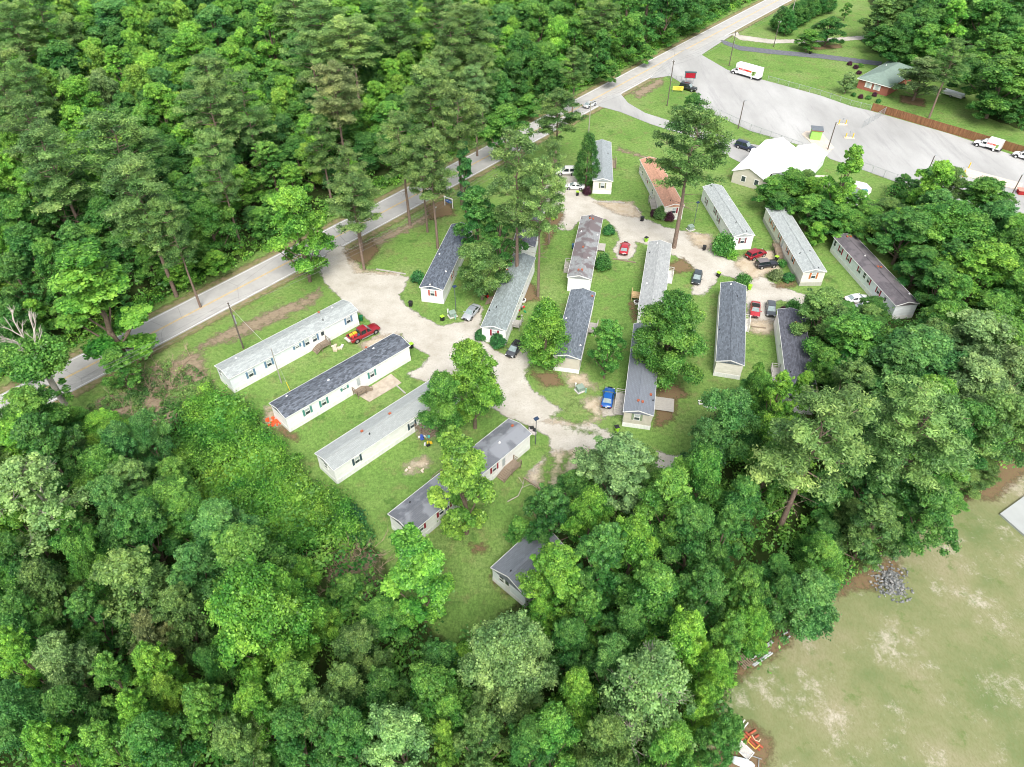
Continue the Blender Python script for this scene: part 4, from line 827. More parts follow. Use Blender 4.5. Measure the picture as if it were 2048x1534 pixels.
# pale board deck
t=thing('board_deck','low pale board deck beside the beige home, edged with leaf litter','deck',V2(W(1328,812)),hK.rz); m=MB()
for k in range(14): m.box((-1.5+3*(k+.5)/14,0,.42),(.2,3.0,.04))
m.build('boards',WOODP,t)
for x in(-1.45,1.45):
    for y in(-1.4,1.4): m=MB(); m.box((x,y,.2),(.1,.1,.4)); m.build('leg',WOODG,t)
m=MB(); m.beam((-1.5,-1.5,.35),(1.5,-1.5,.35),.05,.12); m.beam((-1.5,1.5,.35),(1.5,1.5,.35),.05,.12); m.build('frame',WOODG,t)
for i,(px,py) in enumerate(((1402,806),(1414,812),(1425,815))):
    t=thing('concrete_block','white hollow block lying on the lawn, %s of the group of three'%('topmost','middle','lowest')[i],'block',V2(W(px,py)),i*.9,'hollow blocks on the lawn'); m=MB()
    for x,y,a,b in((-.38,0,.14,.9),(.38,0,.14,.9),(0,-.38,.62,.14),(0,.38,.62,.14)): m.box((x,y,.12),(a,b,.24))
    m.build('shell',mat('white_block',(.7,.69,.66),.8,.08),t)
for lb,px,py in(('white ring planter at the foot of the twin pines',1046,603),('white ring planter below the fresh yellow steps',1273,607)):
    t=thing('planter_tub',lb,'planter',V2(W(px,py)),0,'white tub planters'); m=MB(); m.tube((0,0,0),(0,0,.45),.5,.6,n=14); m.build('tub',WHITE,t); m=MB(); m.tube((0,0,.46),(0,0,.5),.42,n=12); m.build('soil',mat('dark_soil',(.05,.04,.03)),t)
def heap(name,label,cat,px,py,n,size,cols,spread,zmax=.4,group=''):
    t=thing(name,label,cat,V2(W(px,py)),0,group); rnd=random.Random(px)
    for k in range(n):
        c=cols[k%len(cols)]; m=MB(); s=size*rnd.uniform(.5,1.2); x,y=rnd.gauss(0,spread),rnd.gauss(0,spread); z=rnd.uniform(0,zmax)*math.exp(-(x*x+y*y)/(2*spread*spread))
        m.box((x,y,z+s*.25),(s,s*rnd.uniform(.4,.9),s*.4),M=Matrix.Rotation(rnd.uniform(0,3),4,'Z')@Matrix.Rotation(rnd.uniform(-.4,.4),4,'X')); m.build('piece',mat('junk_%.2f_%.2f_%.2f'%c,c,.7,.1),t)
heap('junk_pile','colourful bags and junk piled beside the raised deck','junk',848,878,14,.5,[(.6,.6,.6),(.05,.1,.4),(.7,.45,.03),(.02,.02,.02),(.1,.5,.45)],.7)
heap('lumber_scraps','pale boards scattered on the grass behind the red pickup','boards',675,697,5,.9,[(.6,.5,.38),(.65,.6,.5)],.5,.1)
heap('potted_plants','pots and garden clutter beside the pale ramp steps','pots',1042,622,10,.5,[(.02,.25,.1),(.5,.03,.03),(.3,.3,.28),(.02,.02,.02)],.8)
heap('orange_netting','tangled bright orange netting on the ground at the dark roofed gable','netting',548,843,16,.55,[(.75,.10,.03)],.55,.1)
heap('debris','torn white scraps on the bare patch of lawn','scraps',832,938,6,.5,[(.6,.5,.4)],1.2,.05)
heap('grill_clutter','covered grill and clutter beside the slim lamp post on the lower drive','grill',1066,862,6,.7,[(.55,.5,.48),(.03,.03,.03)],.4,.5)
heap('chair_clutter','red and dark chairs on the grass by the grey speckled roof','chairs',972,593,5,.6,[(.4,.02,.02),(.02,.02,.02)],.6,.3)
t=hC.t; a=hC.deck  # pastel cloth over the rail
p=W(845,856,1.5); m=MB(); M=Matrix.Rotation(.6,4,'Z')@Matrix.Rotation(.5,4,'X')
for k,c in enumerate(((.5,.3,.6),(.7,.35,.4),(.7,.6,.3),(.3,.5,.65))): m.box(Vector((-.3+.2*k,0,0)),(.2,.04,1.1),k,M=Matrix.Identity(4))
o=m.build('draped_cloth',[mat('cloth_%d'%k,c,.9,.05) for k,c in enumerate(((.45,.3,.6),(.7,.35,.4),(.7,.6,.3),(.3,.5,.65)))]); o.location=p; o.rotation_euler=(.5,0,.6); tag(o,'pastel striped cloth hung over the raised deck rail','cloth')
# fallen branch
bk=mat('bare_branch_grey',(.42,.37,.32),.9,.2,3)
m=MB(); a=W(1015,1003,.3); m.path([a,a+Vector((1.5,.9,.1)),a+Vector((2.2,2.6,.4)),a+Vector((2.4,4,.2))],.09,6,r1=.03); m.path([a+Vector((2.,2.2,.3)),a+Vector((3.3,2.8,.4)),a+Vector((4.2,2.3,.2))],.05,5,r1=.02); m.path([a+Vector((2.2,2.9,.3)),a+Vector((1.6,4,.5))],.04,5); tag(m.build('fallen_branch',bk),'bare fallen branch on the lawn below the long weathered stair','branch')
# park sign
a=V2(W(890,411)); b=V2(W(905.5,417)); d=(b-a); t=thing('park_sign','blue oval sign hung in a white post frame at the roadside','sign',a,math.atan2(d.y,d.x)); l=d.length
for x in(0,l): m=MB(); m.box((x,0,1.1),(.14,.14,2.2)); m.build('post',WHITE,t)
m=MB(); m.box((l/2,0,2.28),(l+.3,.16,.16)); m.build('top_beam',WHITE,t)
m=MB(); n=24; ov=lambda y,a_,b_:[(l/2+a_*math.cos(2*math.pi*i/n),y,1.45+b_*math.sin(2*math.pi*i/n)) for i in range(n)]
m.ring_loft([ov(-.03,l*.42,.42),ov(.03,l*.42,.42)]); bd=m.build('board',mat('blue_sign_paint',(.01,.09,.34),.4,.05),t)
m=MB()
for i,(x,w_) in enumerate(((-.55,.1),(-.38,.14),(-.2,.12),(-.02,.08),(.2,.13),(.36,.1),(.5,.14))):
    for y in(-.04,.04): m.box((l/2+x*l*.5,y,1.5-.12*x),(w_,.012,.16-.05*(i%2)))
m.build('lettering',WHITE,bd)
# message board and banner
p=V2(W(1378,168)); t=thing('message_board','red lit message board on posts at the parking lot mouth','sign',p,-.12)
for x in(-1.2,1.2): m=MB(); m.box((x,0,.9),(.2,.2,1.8)); m.build('post',STEEL,t)
m=MB(); m.box((0,0,2.6),(3.2,.5,1.7)); m.box((0,0,3.52),(3.5,.8,.12)); m.build('cabinet',mat('sign_cabinet',(.07,.11,.12),.5,.1),t)
m=MB(); m.box((0,-.26,2.6),(2.8,.03,1.35)); m.build('screen',mat('led_screen',(.15,.01,.02),.4,.5,6,emit=(.5,.01,.02,.35)),t)
p=V2(W(1355,184)); t=thing('yellow_banner','yellow banner on short legs beside the black suv','banner',p,-.15)
m=MB(); m.box((0,0,1.1),(3.1,.06,1.2)); m.build('panel',mat('yellow_banner_cloth',(.72,.62,.09),.7,.08),t)
for x in(-1.45,1.45): m=MB(); m.tube((x,0,0),(x,0,1.7),.04,n=6); m.build('leg',STEEL,t)
m=MB()
for k in range(3): m.box((0,-.035,1.4-.3*k),(2.2-.5*k,.012,.1))
m.build('lettering',mat('banner_lettering',(.3,.25,.03)),t)
# guard shack
p=V2(W(1629,277)); t=thing('guard_shack','lime green guard shack with flat grey roof on a concrete island','shack',p,-.25); LG=mat('lime_shack_paint',(.30,.60,.12),.6,.08)
m=MB(); m.box((0,0,1.3),(2.6,2.6,2.6)); m.build('wall',LG,t); m=MB(); m.box((0,0,2.72),(3.0,3.0,.14)); m.build('roof',mat('grey_roll_roof',(.14,.16,.18),.8,.1),t); m=MB(); m.box((0,-1.5,2.6),(3.0,.06,.14)); m.build('fascia',mat('brown_fascia',(.3,.12,.06)),t)
m=MB(); m.box((-1.31,0,1.6),(.04,.9,.8)); m.build('window',GLASS,t)
slab('concrete_island','',None,[(1603,269),(1612,263),(1640,262),(1668,296),(1655,308),(1640,303)],.0,.16,mat('island_concrete',(.58,.50,.42),.9,.12,1.5),kind='structure')
slab('concrete_island','',None,[(1932,338),(2045,368),(2042,382),(1927,352)],.0,.18,mat('island_concrete',(.58,.50,.42),.9,.12,1.5),kind='structure')
YEL=mat('safety_yellow',(.72,.48,.02),.5,.1)
def bollards(name,label,px,py,rz=0.,n=2):
    t=thing(name,label,'keypad stand',V2(W(px,py)),rz,'keypad stands with yellow posts'); m=MB(); m.box((0,0,.08),(2.6,1.2,.16)); m.build('base',mat('island_concrete'),t)
    for x in((-.9,.9) if n==2 else (.9,)): m=MB(); m.tube((x,0,.1),(x,0,1.3),.13,n=10); m.build('yellow_post',YEL,t)
    m=MB(); m.tube((0,.1,.1),(0,.1,1.6),.06,n=8); m.box((0,.05,1.6),(.3,.25,.35)); m.build('keypad',STEEL,t)
bollards('keypad_stand','keypad between yellow posts in the middle of the lot',1684,249,-.1); bollards('keypad_stand','keypad with yellow posts at the chain fence corner',1698,276,-.1)
m=MB(); m.tube((0,0,0),(0,0,1.4),.13,n=10); o=m.build('yellow_bollard',YEL); o.location=V2(W(1937,336)); tag(o,'single yellow bollard at the end of the long kerbed island','bollard')
m=MB(); m.beam(W(1926,352,.3),W(1931,341,.3),.25,.4); o=m.build('yellow_kerb_stop',YEL); tag(o,'yellow barrier across the end of the long kerbed island','barrier')
p=W(2048,388); t=thing('red_cabinet','red topped cabinet at the eastern end of the kerbed island','cabinet',V2(p),-.25); m=MB(); m.box((0,0,.5),(3,1.6,1)); m.build('body',mat('dark_red',(.3,.02,.02)),t); m=MB(); m.box((0,0,1.05),(3.3,1.9,.1)); m.build('lid',mat('salmon',(.6,.25,.2)),t)
# wooden fence, chain fences, gate
def line_pts(pts,step):
    out=[]
    for i in range(len(pts)-1):
        n=max(1,round((pts[i+1]-pts[i]).length/step)); out+=[pts[i].lerp(pts[i+1],k/n) for k in range(n)]
    return out+[pts[-1]]
FW=mat('brown_fence_boards',(.22,.10,.05),.85,.35,1.5,stretch=(2,2,.3))
pts=[W(1742,221),W(1765,227),W(1900,267),W(2046,310),W(2200,357)]; t=thing('wooden_fence','long brown board fence between the parking lot and the far lawn','fence',pts[0],0)
m=MB(); 
for i in range(len(pts)-1):
    a=pts[i]-pts[0];b=pts[i+1]-pts[0]; n=int((b-a).length/.2); d=(b-a).normalized(); ang=math.atan2(d.y,d.x)
    for k in range(n): m.box(a.lerp(b,(k+.5)/n)+Vector((0,0,1.05+random.uniform(-.02,.02))),(.185,.03,2.1),rz=ang)
m.build('boards',FW,t)
for p in line_pts(pts,2.6): m=MB(); q=p-pts[0]; m.box(q+Vector((0.05,.09,1.0)),(.1,.1,2.0)); m.build('post',FW,t)
def chainlink(name,label,pts,h=1.9,step=3.2,group='chain-link fences'):
    t=thing(name,label,'fence',pts[0],0,group); m=MB(); o=pts[0]
    for i in range(len(pts)-1):
        a=pts[i]-o;b=pts[i+1]-o; Lf=(b-a).length; d=(b-a).normalized(); n=int(Lf/.35)
        m.beam(a+Vector((0,0,h)),b+Vector((0,0,h)),.05)
        for k in range(n):
            x0=a+d*(k*.35); x1=a+d*min(Lf,(k*.35+h*.55)); m.tube(x0,x1+Vector((0,0,h)),.008,n=3,cap=False); m.tube(x0+Vector((0,0,h)),x1,.008,n=3,cap=False)
    m.build('mesh_panel',STEEL,t)
    for p in line_pts(pts,step): q=p-o; m=MB(); m.tube(q,q+Vector((0,0,h+.1)),.045,n=8); m.build('post',STEEL,t)
chainlink('chain_fence','chain-link fence along the lower edge of the parking lot',[W(1405,219),W(1440,235),W(1500,263),W(1560,285),W(1602,300)])
chainlink('chain_fence','chain-link fence on the far lawn side of the parking lot',[W(1535,162),W(1640,191),W(1700,211),W(1740,221)],1.5)
chainlink('chain_fence','chain-link fence behind the swimming pool lawn',[W(1720,338),W(1790,364),W(1850,386),W(1920,420)])
chainlink('chain_fence','short fence with rails beside the digital board',[W(1337,155),W(1352,160),W(1372,163)],1.2,2)
chainlink('sliding_gate','open galvanised sliding gate standing across the parking lot',[W(1724,257),W(1768,229)],2.0,3,group='')
# swimming pool
t=thing('swimming_pool','drained grey green swimming pool with white deck','swimming pool',V2(W(1722,385))); q=lambda pts,z:[((W(*p)-t.location).x,(W(*p)-t.location).y) for p in pts]
m=MB(); m.prism(q([(1692,412),(1700,375),(1712,362),(1733,367),(1743,377),(1742,385),(1718,408),(1712,413)],0),0,.09); m.build('deck',mat('pool_deck',(.72,.70,.66),.8,.1,1),t)
m=MB(); m.prism(q([(1690,400),(1697,378),(1710,373),(1729,382),(1706,408)],0),.0,.12); m.build('water',mat('murky_pool_water',(.20,.25,.23),.15,.08,.6,spec=.6),t)
m=MB(); m.box(Lp(t,1730,381,.3),(1.2,.8,.3)); m.build('filter_box',mat('teal_box',(.08,.25,.28)),t); m=MB(); m.beam(Lp(t,1708,374,.2),Lp(t,1724,380,.2),.1); m.build('wooden_rail',WOODN,t)
t=thing('hot_tub','white hot tub with its cover folded beside it','hot tub',V2(W(1637,369)),-.3); m=MB(); m.box((0,0,.4),(2.0,1.8,.8)); m.box((0,0,.82),(2.1,1.9,.06)); m.build('shell',WHITE,t); m=MB(); m.box((0,0,.87),(1.6,1.4,.04)); m.build('water',mat('tub_water',(.3,.42,.3),.2,.1),t); m=MB(); m.box((1.6,-1.3,.5),(1.8,.15,1.6),M=Matrix.Rotation(.7,4,'X')); m.build('cover',WHITE,t)
slab('pool_terrace','pale concrete terrace around the hot tub','terrace',[(1622,365),(1630,350),(1660,352),(1662,388),(1640,388)],.0,.05,mat('terrace_concrete',(.5,.46,.42),.9,.1,1.5))
# concrete pad corner and building-material piles
slab('concrete_pad','smooth grey concrete pad at the corner of the dry field','slab',[(1998,1030),(2060,985),(2200,900),(2300,1100),(2075,1098)],.0,.35,mat('grey_pad_concrete',(.36,.38,.37),.8,.08,.4))
def pile(name,label,cat,items,org,group=''):
    t=thing(name,label,cat,V2(W(*org)),0,group)
    for nm,mt,p,q,z,r in items:
        m=MB(); m.tube(W(*p,z)-t.location,W(*q,z)-t.location,r,n=10); m.build(nm,mt,t)
RP=mat('rust_red_pipe',(.38,.09,.05),.6,.2,3); YP=mat('yellow_pipe',(.65,.38,.08),.5,.1); GP=mat('grey_pipe',(.40,.42,.43),.4,.15,3)
pile('pipe_pile','stacked rust red pipes under yellow bent rails on the dark gravel patch','pipes',[('pipe',RP,(1479,1481),(1511,1460),.12,.13),('pipe',RP,(1487,1489),(1517,1470),.12,.13),('pipe',RP,(1487,1468),(1520,1501),.36,.13),('pipe',RP,(1491,1464),(1526,1496),.36,.13),
  ('bent_rail',YP,(1501,1473),(1495,1482),.6,.06),('bent_rail',YP,(1495,1482),(1511,1498),.6,.06),('bent_rail',YP,(1511,1498),(1519,1490),.6,.06),('pale_rail',mat('cream_pipe',(.6,.5,.36)),(1504,1470),(1510,1480),.6,.05),('pale_rail',mat('cream_pipe'),(1510,1480),(1518,1483),.6,.05),('pale_rail',mat('cream_pipe'),(1518,1483),(1521,1478),.6,.05)],(1500,1482))
t=thing('metal_ladder_frame','white mesh ladder frame lying beside the rust red pipes','frame',V2(W(1479,1494)),-.85); m=MB(); m.box((0,0,.2),(2.6,1.1,.06)); m.build('mesh_panel',mat('mesh_panel_grey',(.5,.48,.45),.7,.25,8),t); m=MB()
for s in(-1,1): m.beam((-2.4,s*.55,.26),(1.4,s*.55,.26),.07)
for x in(-2.3,-1.6,1.4): m.beam((x,-.6,.26),(x,.6,.26),.07)
m.build('frame',WHITE,t)
t=thing('white_bench_frame','white painted rails lying near the tree edge by the mesh frame','rails',V2(W(1481,1458)),.75); m=MB()
for s in(-1,1): m.beam((-1.1,s*.2,.15),(1.1,s*.2,.15),.12)
m.build('rails',WHITE,t)
t=thing('swing_frame','grey metal frame with a white boat-shaped shell inside','frame',V2(W(1485,1526)),-.3); m=MB()
for a,b in(((-1.8,1,.2),(1.9,.9,.2)),((-1.8,1,.2),(-1.8,-1.4,.2)),((1.6,.9,.2),(1.6,-1.4,.2)),((.5,.9,.2),(.3,-1.4,.2))): m.beam(a,b,.07)
m.build('frame',STEEL,t); m=MB(); m.ring_loft([[(x,-w_,.1),(x,w_,.1),(x,w_*.5,.1+h_),(x,-w_*.5,.1+h_)] for x,w_,h_ in((-1.4,.1,.2),(-.9,.4,.5),(0,.5,.6),(.8,.35,.5),(1.2,.1,.2))]); m.build('shell',mat('pale_blue_shell',(.55,.62,.64),.4,.1),t)
its=[]
for k,(a,b) in enumerate((((1505,1330),(1541,1304)),((1508,1332),(1545,1306)),((1502,1319),(1524,1303)),((1524,1297),(1544,1281)),((1527,1299),(1547,1283)),((1499,1305),(1517,1292)),((1563,1270),(1580,1262)),((1568,1280),(1580,1272)))): its.append(('pipe',GP,a,b,.12+.02*k,.1))
pile('conduit_pile','long galvanised pipes laid along the tree edge of the dry field','pipes',its,(1525,1305))
t=thing('wooden_pallet','weathered pallet on the leaf litter beside the galvanised pipes','pallet',V2(W(1489,1322)),.6); m=MB()
for k in range(7): m.box((-.8+.27*k,0,.22),(.16,1.5,.04))
m.build('slats',WOODG,t); m=MB()
for y in(-.7,0,.7): m.box((0,y,.1),(1.8,.1,.18))
m.build('runners',WOODG,t)
sheet('pipe_yard_soil',[[(1440,1455),(1475,1442),(1510,1448),(1545,1480),(1548,1500),(1535,1534),(1540,1600),(1400,1600),(1430,1500)],[(1465,1345),(1500,1310),(1560,1260),(1590,1250),(1580,1290),(1520,1330),(1480,1360)],[(1675,1200),(1690,1160),(1790,1110),(1810,1150),(1760,1180),(1700,1180)],[(1895,1000),(1990,1000),(2048,950),(2100,920),(2000,920)]],.038,SM['mulch'],1.4)
# rubble heap
b=MB(); rnd=random.Random(5)
for k in range(420):
    x,y=rnd.gauss(0,1.0),rnd.gauss(0,1.25); s=rnd.uniform(.12,.32); z=max(0,.55*math.exp(-(x*x+y*y)/1.6))*rnd.random()
    b.box((x,y,z+s*.3),(s,s*rnd.uniform(.5,1),s*.6),rnd.randint(0,1),M=Matrix.Rotation(rnd.uniform(0,6),4,(rnd.random(),rnd.random(),rnd.random())))
o=b.build('rubble_heap',[mat('rubble_dark',(.16,.17,.17),.9,.3,5),mat('rubble_light',(.27,.27,.26),.9,.2,5)]); o.location=V2(W(1781,1166)); tag(o,'heap of broken grey stone on the dry field near the woods','rubble',kind='stuff')
# ---------------------------------------------------------------- foliage
def leafmat(key):
    m=bpy.data.materials.new(key); m.use_nodes=True; n=m.node_tree.nodes; L=m.node_tree.links; b=n['Principled BSDF']; out=n['Material Output']
    oi=n.new('ShaderNodeObjectInfo'); at=n.new('ShaderNodeAttribute'); at.attribute_name='tint'
    hs=n.new('ShaderNodeHueSaturation'); L.new(oi.outputs['Color'],hs.inputs['Color'])
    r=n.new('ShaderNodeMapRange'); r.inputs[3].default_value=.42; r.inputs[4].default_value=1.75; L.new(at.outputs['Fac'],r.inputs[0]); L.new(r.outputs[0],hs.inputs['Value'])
    h=n.new('ShaderNodeMapRange'); h.inputs[3].default_value=.522; h.inputs[4].default_value=.478; L.new(at.outputs['Fac'],h.inputs[0]); L.new(h.outputs[0],hs.inputs['Hue'])
    tc=n.new('ShaderNodeTexCoord'); ns=n.new('ShaderNodeTexNoise'); ns.inputs['Scale'].default_value=.22; ns.inputs['Detail'].default_value=4; L.new(tc.outputs['Object'],ns.inputs[0])
    oo=n.new('ShaderNodeMapRange'); oo.inputs[1].default_value=.3; oo.inputs[2].default_value=.7; oo.inputs[3].default_value=.53; oo.inputs[4].default_value=.472; L.new(ns.outputs[0],oo.inputs[0])
    h2=n.new('ShaderNodeHueSaturation'); L.new(oo.outputs[0],h2.inputs['Hue']); vv=n.new('ShaderNodeMapRange'); vv.inputs[1].default_value=.3; vv.inputs[2].default_value=.7; vv.inputs[3].default_value=.75; vv.inputs[4].default_value=1.3; L.new(ns.outputs[0],vv.inputs[0]); L.new(vv.outputs[0],h2.inputs['Value'])
    L.new(hs.outputs[0],h2.inputs['Color']); hs=h2
    b.inputs['Roughness'].default_value=.42; b.inputs['Specular IOR Level'].default_value=.35
    L.new(hs.outputs[0],b.inputs['Base Color'])
    tr=n.new('ShaderNodeBsdfTranslucent'); L.new(hs.outputs[0],tr.inputs[0]); mx=n.new('ShaderNodeMixShader'); mx.inputs[0].default_value=.45
    L.new(b.outputs[0],mx.inputs[1]); L.new(tr.outputs[0],mx.inputs[2]); L.new(mx.outputs[0],out.inputs[0]); return m
LEAF=leafmat('leaf_foliage')
BARK=mat('grey_brown_bark',(.16,.12,.09),.9,.3,3,stretch=(4,4,.8),bump=.4); BARKP=mat('pine_bark',(.20,.145,.115),.9,.3,3,stretch=(4,4,1),bump=.4); BARKG=mat('pale_grey_bark',(.42,.38,.33),.9,.2,3,stretch=(4,4,.8)); 
def unit(n):
    v=rng.normal(size=(n,3)); return v/np.linalg.norm(v,axis=1,keepdims=True)
def leafset(C,R,sq,n,size,tint,asp=.7,up=.35,shell=.72,droop=0):
    """n leaves round every puff centre C (k,3) of radius R (k): returns quads and a tint per leaf"""
    k=len(C); N=k*n; idx=np.repeat(np.arange(k),n); d=unit(N); d[:,2]=np.where(d[:,2]<-.35,-d[:,2],d[:,2])
    rr=(shell+(1-shell)*rng.random(N)**.6)*(1+.30*rng.normal(size=N)); P=C[idx]+d*(R[idx]*rr)[:,None]*np.array([1,1,sq])
    nrm=d*.9+unit(N)*.75+np.array([0,0,up]); nrm/=np.linalg.norm(nrm,axis=1,keepdims=True)
    a=np.cross(nrm,unit(N)); a/=np.linalg.norm(a,axis=1,keepdims=True)+1e-9; b=np.cross(nrm,a)
    s=size*(.6+.8*rng.random(N))[:,None]; a*=s; b*=s*asp
    V=np.stack([P-a,P-b*.9,P+a,P+b*.9],1); V[:,2]+=nrm*s*.12; V[:,0]-=nrm*s*.1
    t=np.clip(tint[idx]+rng.normal(size=N)*.24,0,1); return V.reshape(-1,3),t  # random leaf tone, spread wider to paint in glinting tips and dark gaps
def crown_mesh(name,parts):
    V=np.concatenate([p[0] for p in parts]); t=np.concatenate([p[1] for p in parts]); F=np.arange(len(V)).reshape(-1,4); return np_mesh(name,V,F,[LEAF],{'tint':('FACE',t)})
class Var: pass
def mk(kind,name,crown,trunk,H,R,zc,bark): v=Var(); v.c=crown; v.t=trunk.mesh(name+'_trunk',bark); v.H=H; v.R=R; v.zc=zc; v.kind=kind; return v
def broad(i,H=17.,R=4.8,base=.2,nl=13,leaf=.155,npuff=13,nleaf=145,col=False,sparse=False,prw=.26):
    lobes=[]; prof=lambda t: (math.sin(math.pi*min(1,(t*.92+.08))**.85)**.55)
    for k in range(nl):
        t=(k+.5)/nl; ang=k*2.4+rng.uniform(-.4,.4); w=R*prof(t); rl=R*(.34 if not col else .36)*rng.uniform(.55,1.35); off=max(0,w-rl*.7)*rng.uniform(.6,1.25)
        z=H*(base+(1-base)*t*.92)-rl*.1; lobes.append((off*math.cos(ang),off*math.sin(ang),z,rl))
    lobes.append((rng.uniform(-.5,.5),rng.uniform(-.5,.5),H-R*.42,R*.42))
    for k in range(3 if not col else 6): lobes.append((rng.uniform(-.3,.3)*R,rng.uniform(-.3,.3)*R,H*(base+(1-base)*rng.uniform(.3,.8)),R*.45))
    C=[];RR=[];T=[]
    for x,y,z,rl in lobes:
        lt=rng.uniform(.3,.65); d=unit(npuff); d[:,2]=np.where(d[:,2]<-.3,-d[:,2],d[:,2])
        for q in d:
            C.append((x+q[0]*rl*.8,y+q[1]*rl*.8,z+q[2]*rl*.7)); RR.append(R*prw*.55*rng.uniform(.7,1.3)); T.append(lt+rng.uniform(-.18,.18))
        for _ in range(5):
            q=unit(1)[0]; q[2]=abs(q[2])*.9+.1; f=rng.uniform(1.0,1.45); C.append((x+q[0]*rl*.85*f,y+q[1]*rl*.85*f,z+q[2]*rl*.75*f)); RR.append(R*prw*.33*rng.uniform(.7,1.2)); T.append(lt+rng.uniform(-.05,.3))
    C=np.array(C);RR=np.array(RR);T=np.array(T)
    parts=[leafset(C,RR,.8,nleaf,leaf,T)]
    # trunk, and limbs reaching into the lobes
    m=MB(); H0=H*.8; wob=[Vector((rng.uniform(-.2,.2),rng.uniform(-.2,.2),0)) for _ in range(6)]
    pts=[Vector((0,0,-.2))]+[Vector((0,0,H0*(k+1)/6))+wob[k] for k in range(6)]; r0=.32 if not sparse else .4
    for k in range(6): m.tube(pts[k],pts[k+1],r0*(1-k*.14),r0*(1-(k+1)*.14),9)
    for x,y,z,rl in lobes[:nl]:
        s=pts[min(5,max(1,int(z/H0*6)-2))]; e=Vector((x,y,z)); mid=s.lerp(e,.5)+Vector((0,0,-.3)); m.tube(s,mid,.13,.09,6); m.tube(mid,e,.09,.03,6)
        if sparse:
            for _ in range(7):
                q=Vector(unit(1)[0]); q.z=abs(q.z)*.7; e2=e+q*rl*1.05; mm=e.lerp(e2,.5)+Vector(unit(1)[0])*.3; m.tube(e,mm,.06,.045,5); m.tube(mm,e2,.045,.02,4)
                for _ in range(2): m.tube(mm,mm+(e2-mm)*.8+Vector(unit(1)[0])*.7,.03,.012,4)
    return mk('b',name_:='broadleaf_%d'%i,crown_mesh(name_,parts),m,H,R,H*(.5+base/2),BARKG if sparse else BARK)
def pine(i,H=26.,R=4.8,base=.5,nb=40,leaf=.185,bare=.25):
    m=MB(); pts=[Vector((0,0,-.2))]; 
    for k in range(8): pts.append(Vector((rng.uniform(-.12,.12)*k*.5,rng.uniform(-.12,.12)*k*.5,H*.97*(k+1)/8)))
    for k in range(8): m.tube(pts[k],pts[k+1],.34*(1-k*.11),.34*(1-(k+1)*.11),9)
    def on(z): f=min(7.99,max(0,z/(H*.97)*8)); k=int(f); return pts[k].lerp(pts[k+1],f-k)
    C=[];RR=[];T=[]
    for k in range(nb):
        t=(k+.3)/nb; z=H*(base+(1-base)*t); ln=R*(math.sin(math.pi*min(1,.22+t*.72))**.7)*rng.uniform(.7,1.15); ang=k*2.4+rng.uniform(-.5,.5)
        s=on(z-.2); up=ln*rng.uniform(.02,.3)+(.5 if t>.6 else 0); e=Vector((math.cos(ang)*ln,math.sin(ang)*ln,z+up)); mid=s.lerp(e,.55)+Vector((0,0,-.15+rng.uniform(-.2,.2))); rb=.10*(1-t*.5)
        m.tube(s,mid,rb,rb*.7,6); m.tube(mid,e,rb*.7,.025,5); lt=rng.uniform(.3,.7)
        for j in range(max(4,int(ln*2.1))):
            f=rng.uniform(.42,1.05); q=s.lerp(e,f)+Vector((rng.normal()*.55,rng.normal()*.55,rng.normal()*.22+.1)); C.append(q[:]); RR.append(rng.uniform(.5,1.0)*R/4.8); T.append(lt+rng.uniform(-.2,.2))
            if j%2==0: m.tube(s.lerp(e,f*.85),q,.03,.015,4)
    for _ in range(8): C.append((rng.normal()*.6,rng.normal()*.6,H-rng.uniform(0,1.5))); RR.append(.6); T.append(.5)
    for _ in range(int(10*bare)):
        z=H*(base-rng.uniform(.02,.22)); a=rng.uniform(0,6.28); ln=rng.uniform(1,2.6); s=on(z); m.tube(s,s+Vector((math.cos(a)*ln,math.sin(a)*ln,rng.uniform(-.3,.5))),.05,.015,5)
    C=np.array(C);RR=np.array(RR);T=np.array(T)
    return mk('p','pine_%d'%i,crown_mesh('pine_%d'%i,[leafset(C,RR,.7,120,leaf,T,asp=.42,up=.5,shell=.45)]),m,H,R,H*(.5+base/2),BARKP)
def cypress(i,H=13.,R=4.):
    C=[];RR=[];T=[]
    for k in range(150):
        t=rng.random()**1.1; z=H*(.1+.88*t); w=R*(1-t)**.6*min(1,.45+t*3); a=rng.uniform(0,6.28); f=rng.uniform(.6,1)**.5
        C.append((w*f*math.cos(a),w*f*math.sin(a),z)); RR.append(rng.uniform(.5,.95)); T.append(rng.uniform(.25,.75))
    m=MB(); m.tube((0,0,-.2),(0,0,H*.5),.35,.15,9); m.tube((0,0,H*.5),(0,0,H*.9),.15,.04,7)
    return mk('y','cypress_%d'%i,crown_mesh('cypress_%d'%i,[leafset(np.array(C),np.array(RR),1.,130,.17,np.array(T),asp=.5)]),m,H,R,H*.5,BARK)
def bush(i,R=1.5,H=2.2,n=34,leaf=.1,ball=False):
    C=[];RR=[];T=[]
    for k in range(n):
        d=unit(1)[0]; d[2]=abs(d[2]); f=rng.uniform(.5,.85) if not ball else .8
        C.append((d[0]*R*f*.8,d[1]*R*f*.8,H*(.12+.72*d[2]*f))); RR.append(R*(.32 if not ball else .26)*rng.uniform(.7,1.2)); T.append(rng.uniform(.25,.75))
    m=MB(); 
    for k in range(4): a=k*1.6; m.tube((0,0,0),(R*.3*math.cos(a),R*.3*math.sin(a),H*.5),.04,.02,5)
    return mk('u','bush_%d'%i,crown_mesh('bush_%d'%i,[leafset(np.array(C),np.array(RR),.9,150,leaf,np.array(T))]),m,H,R,H*.5,BARK)
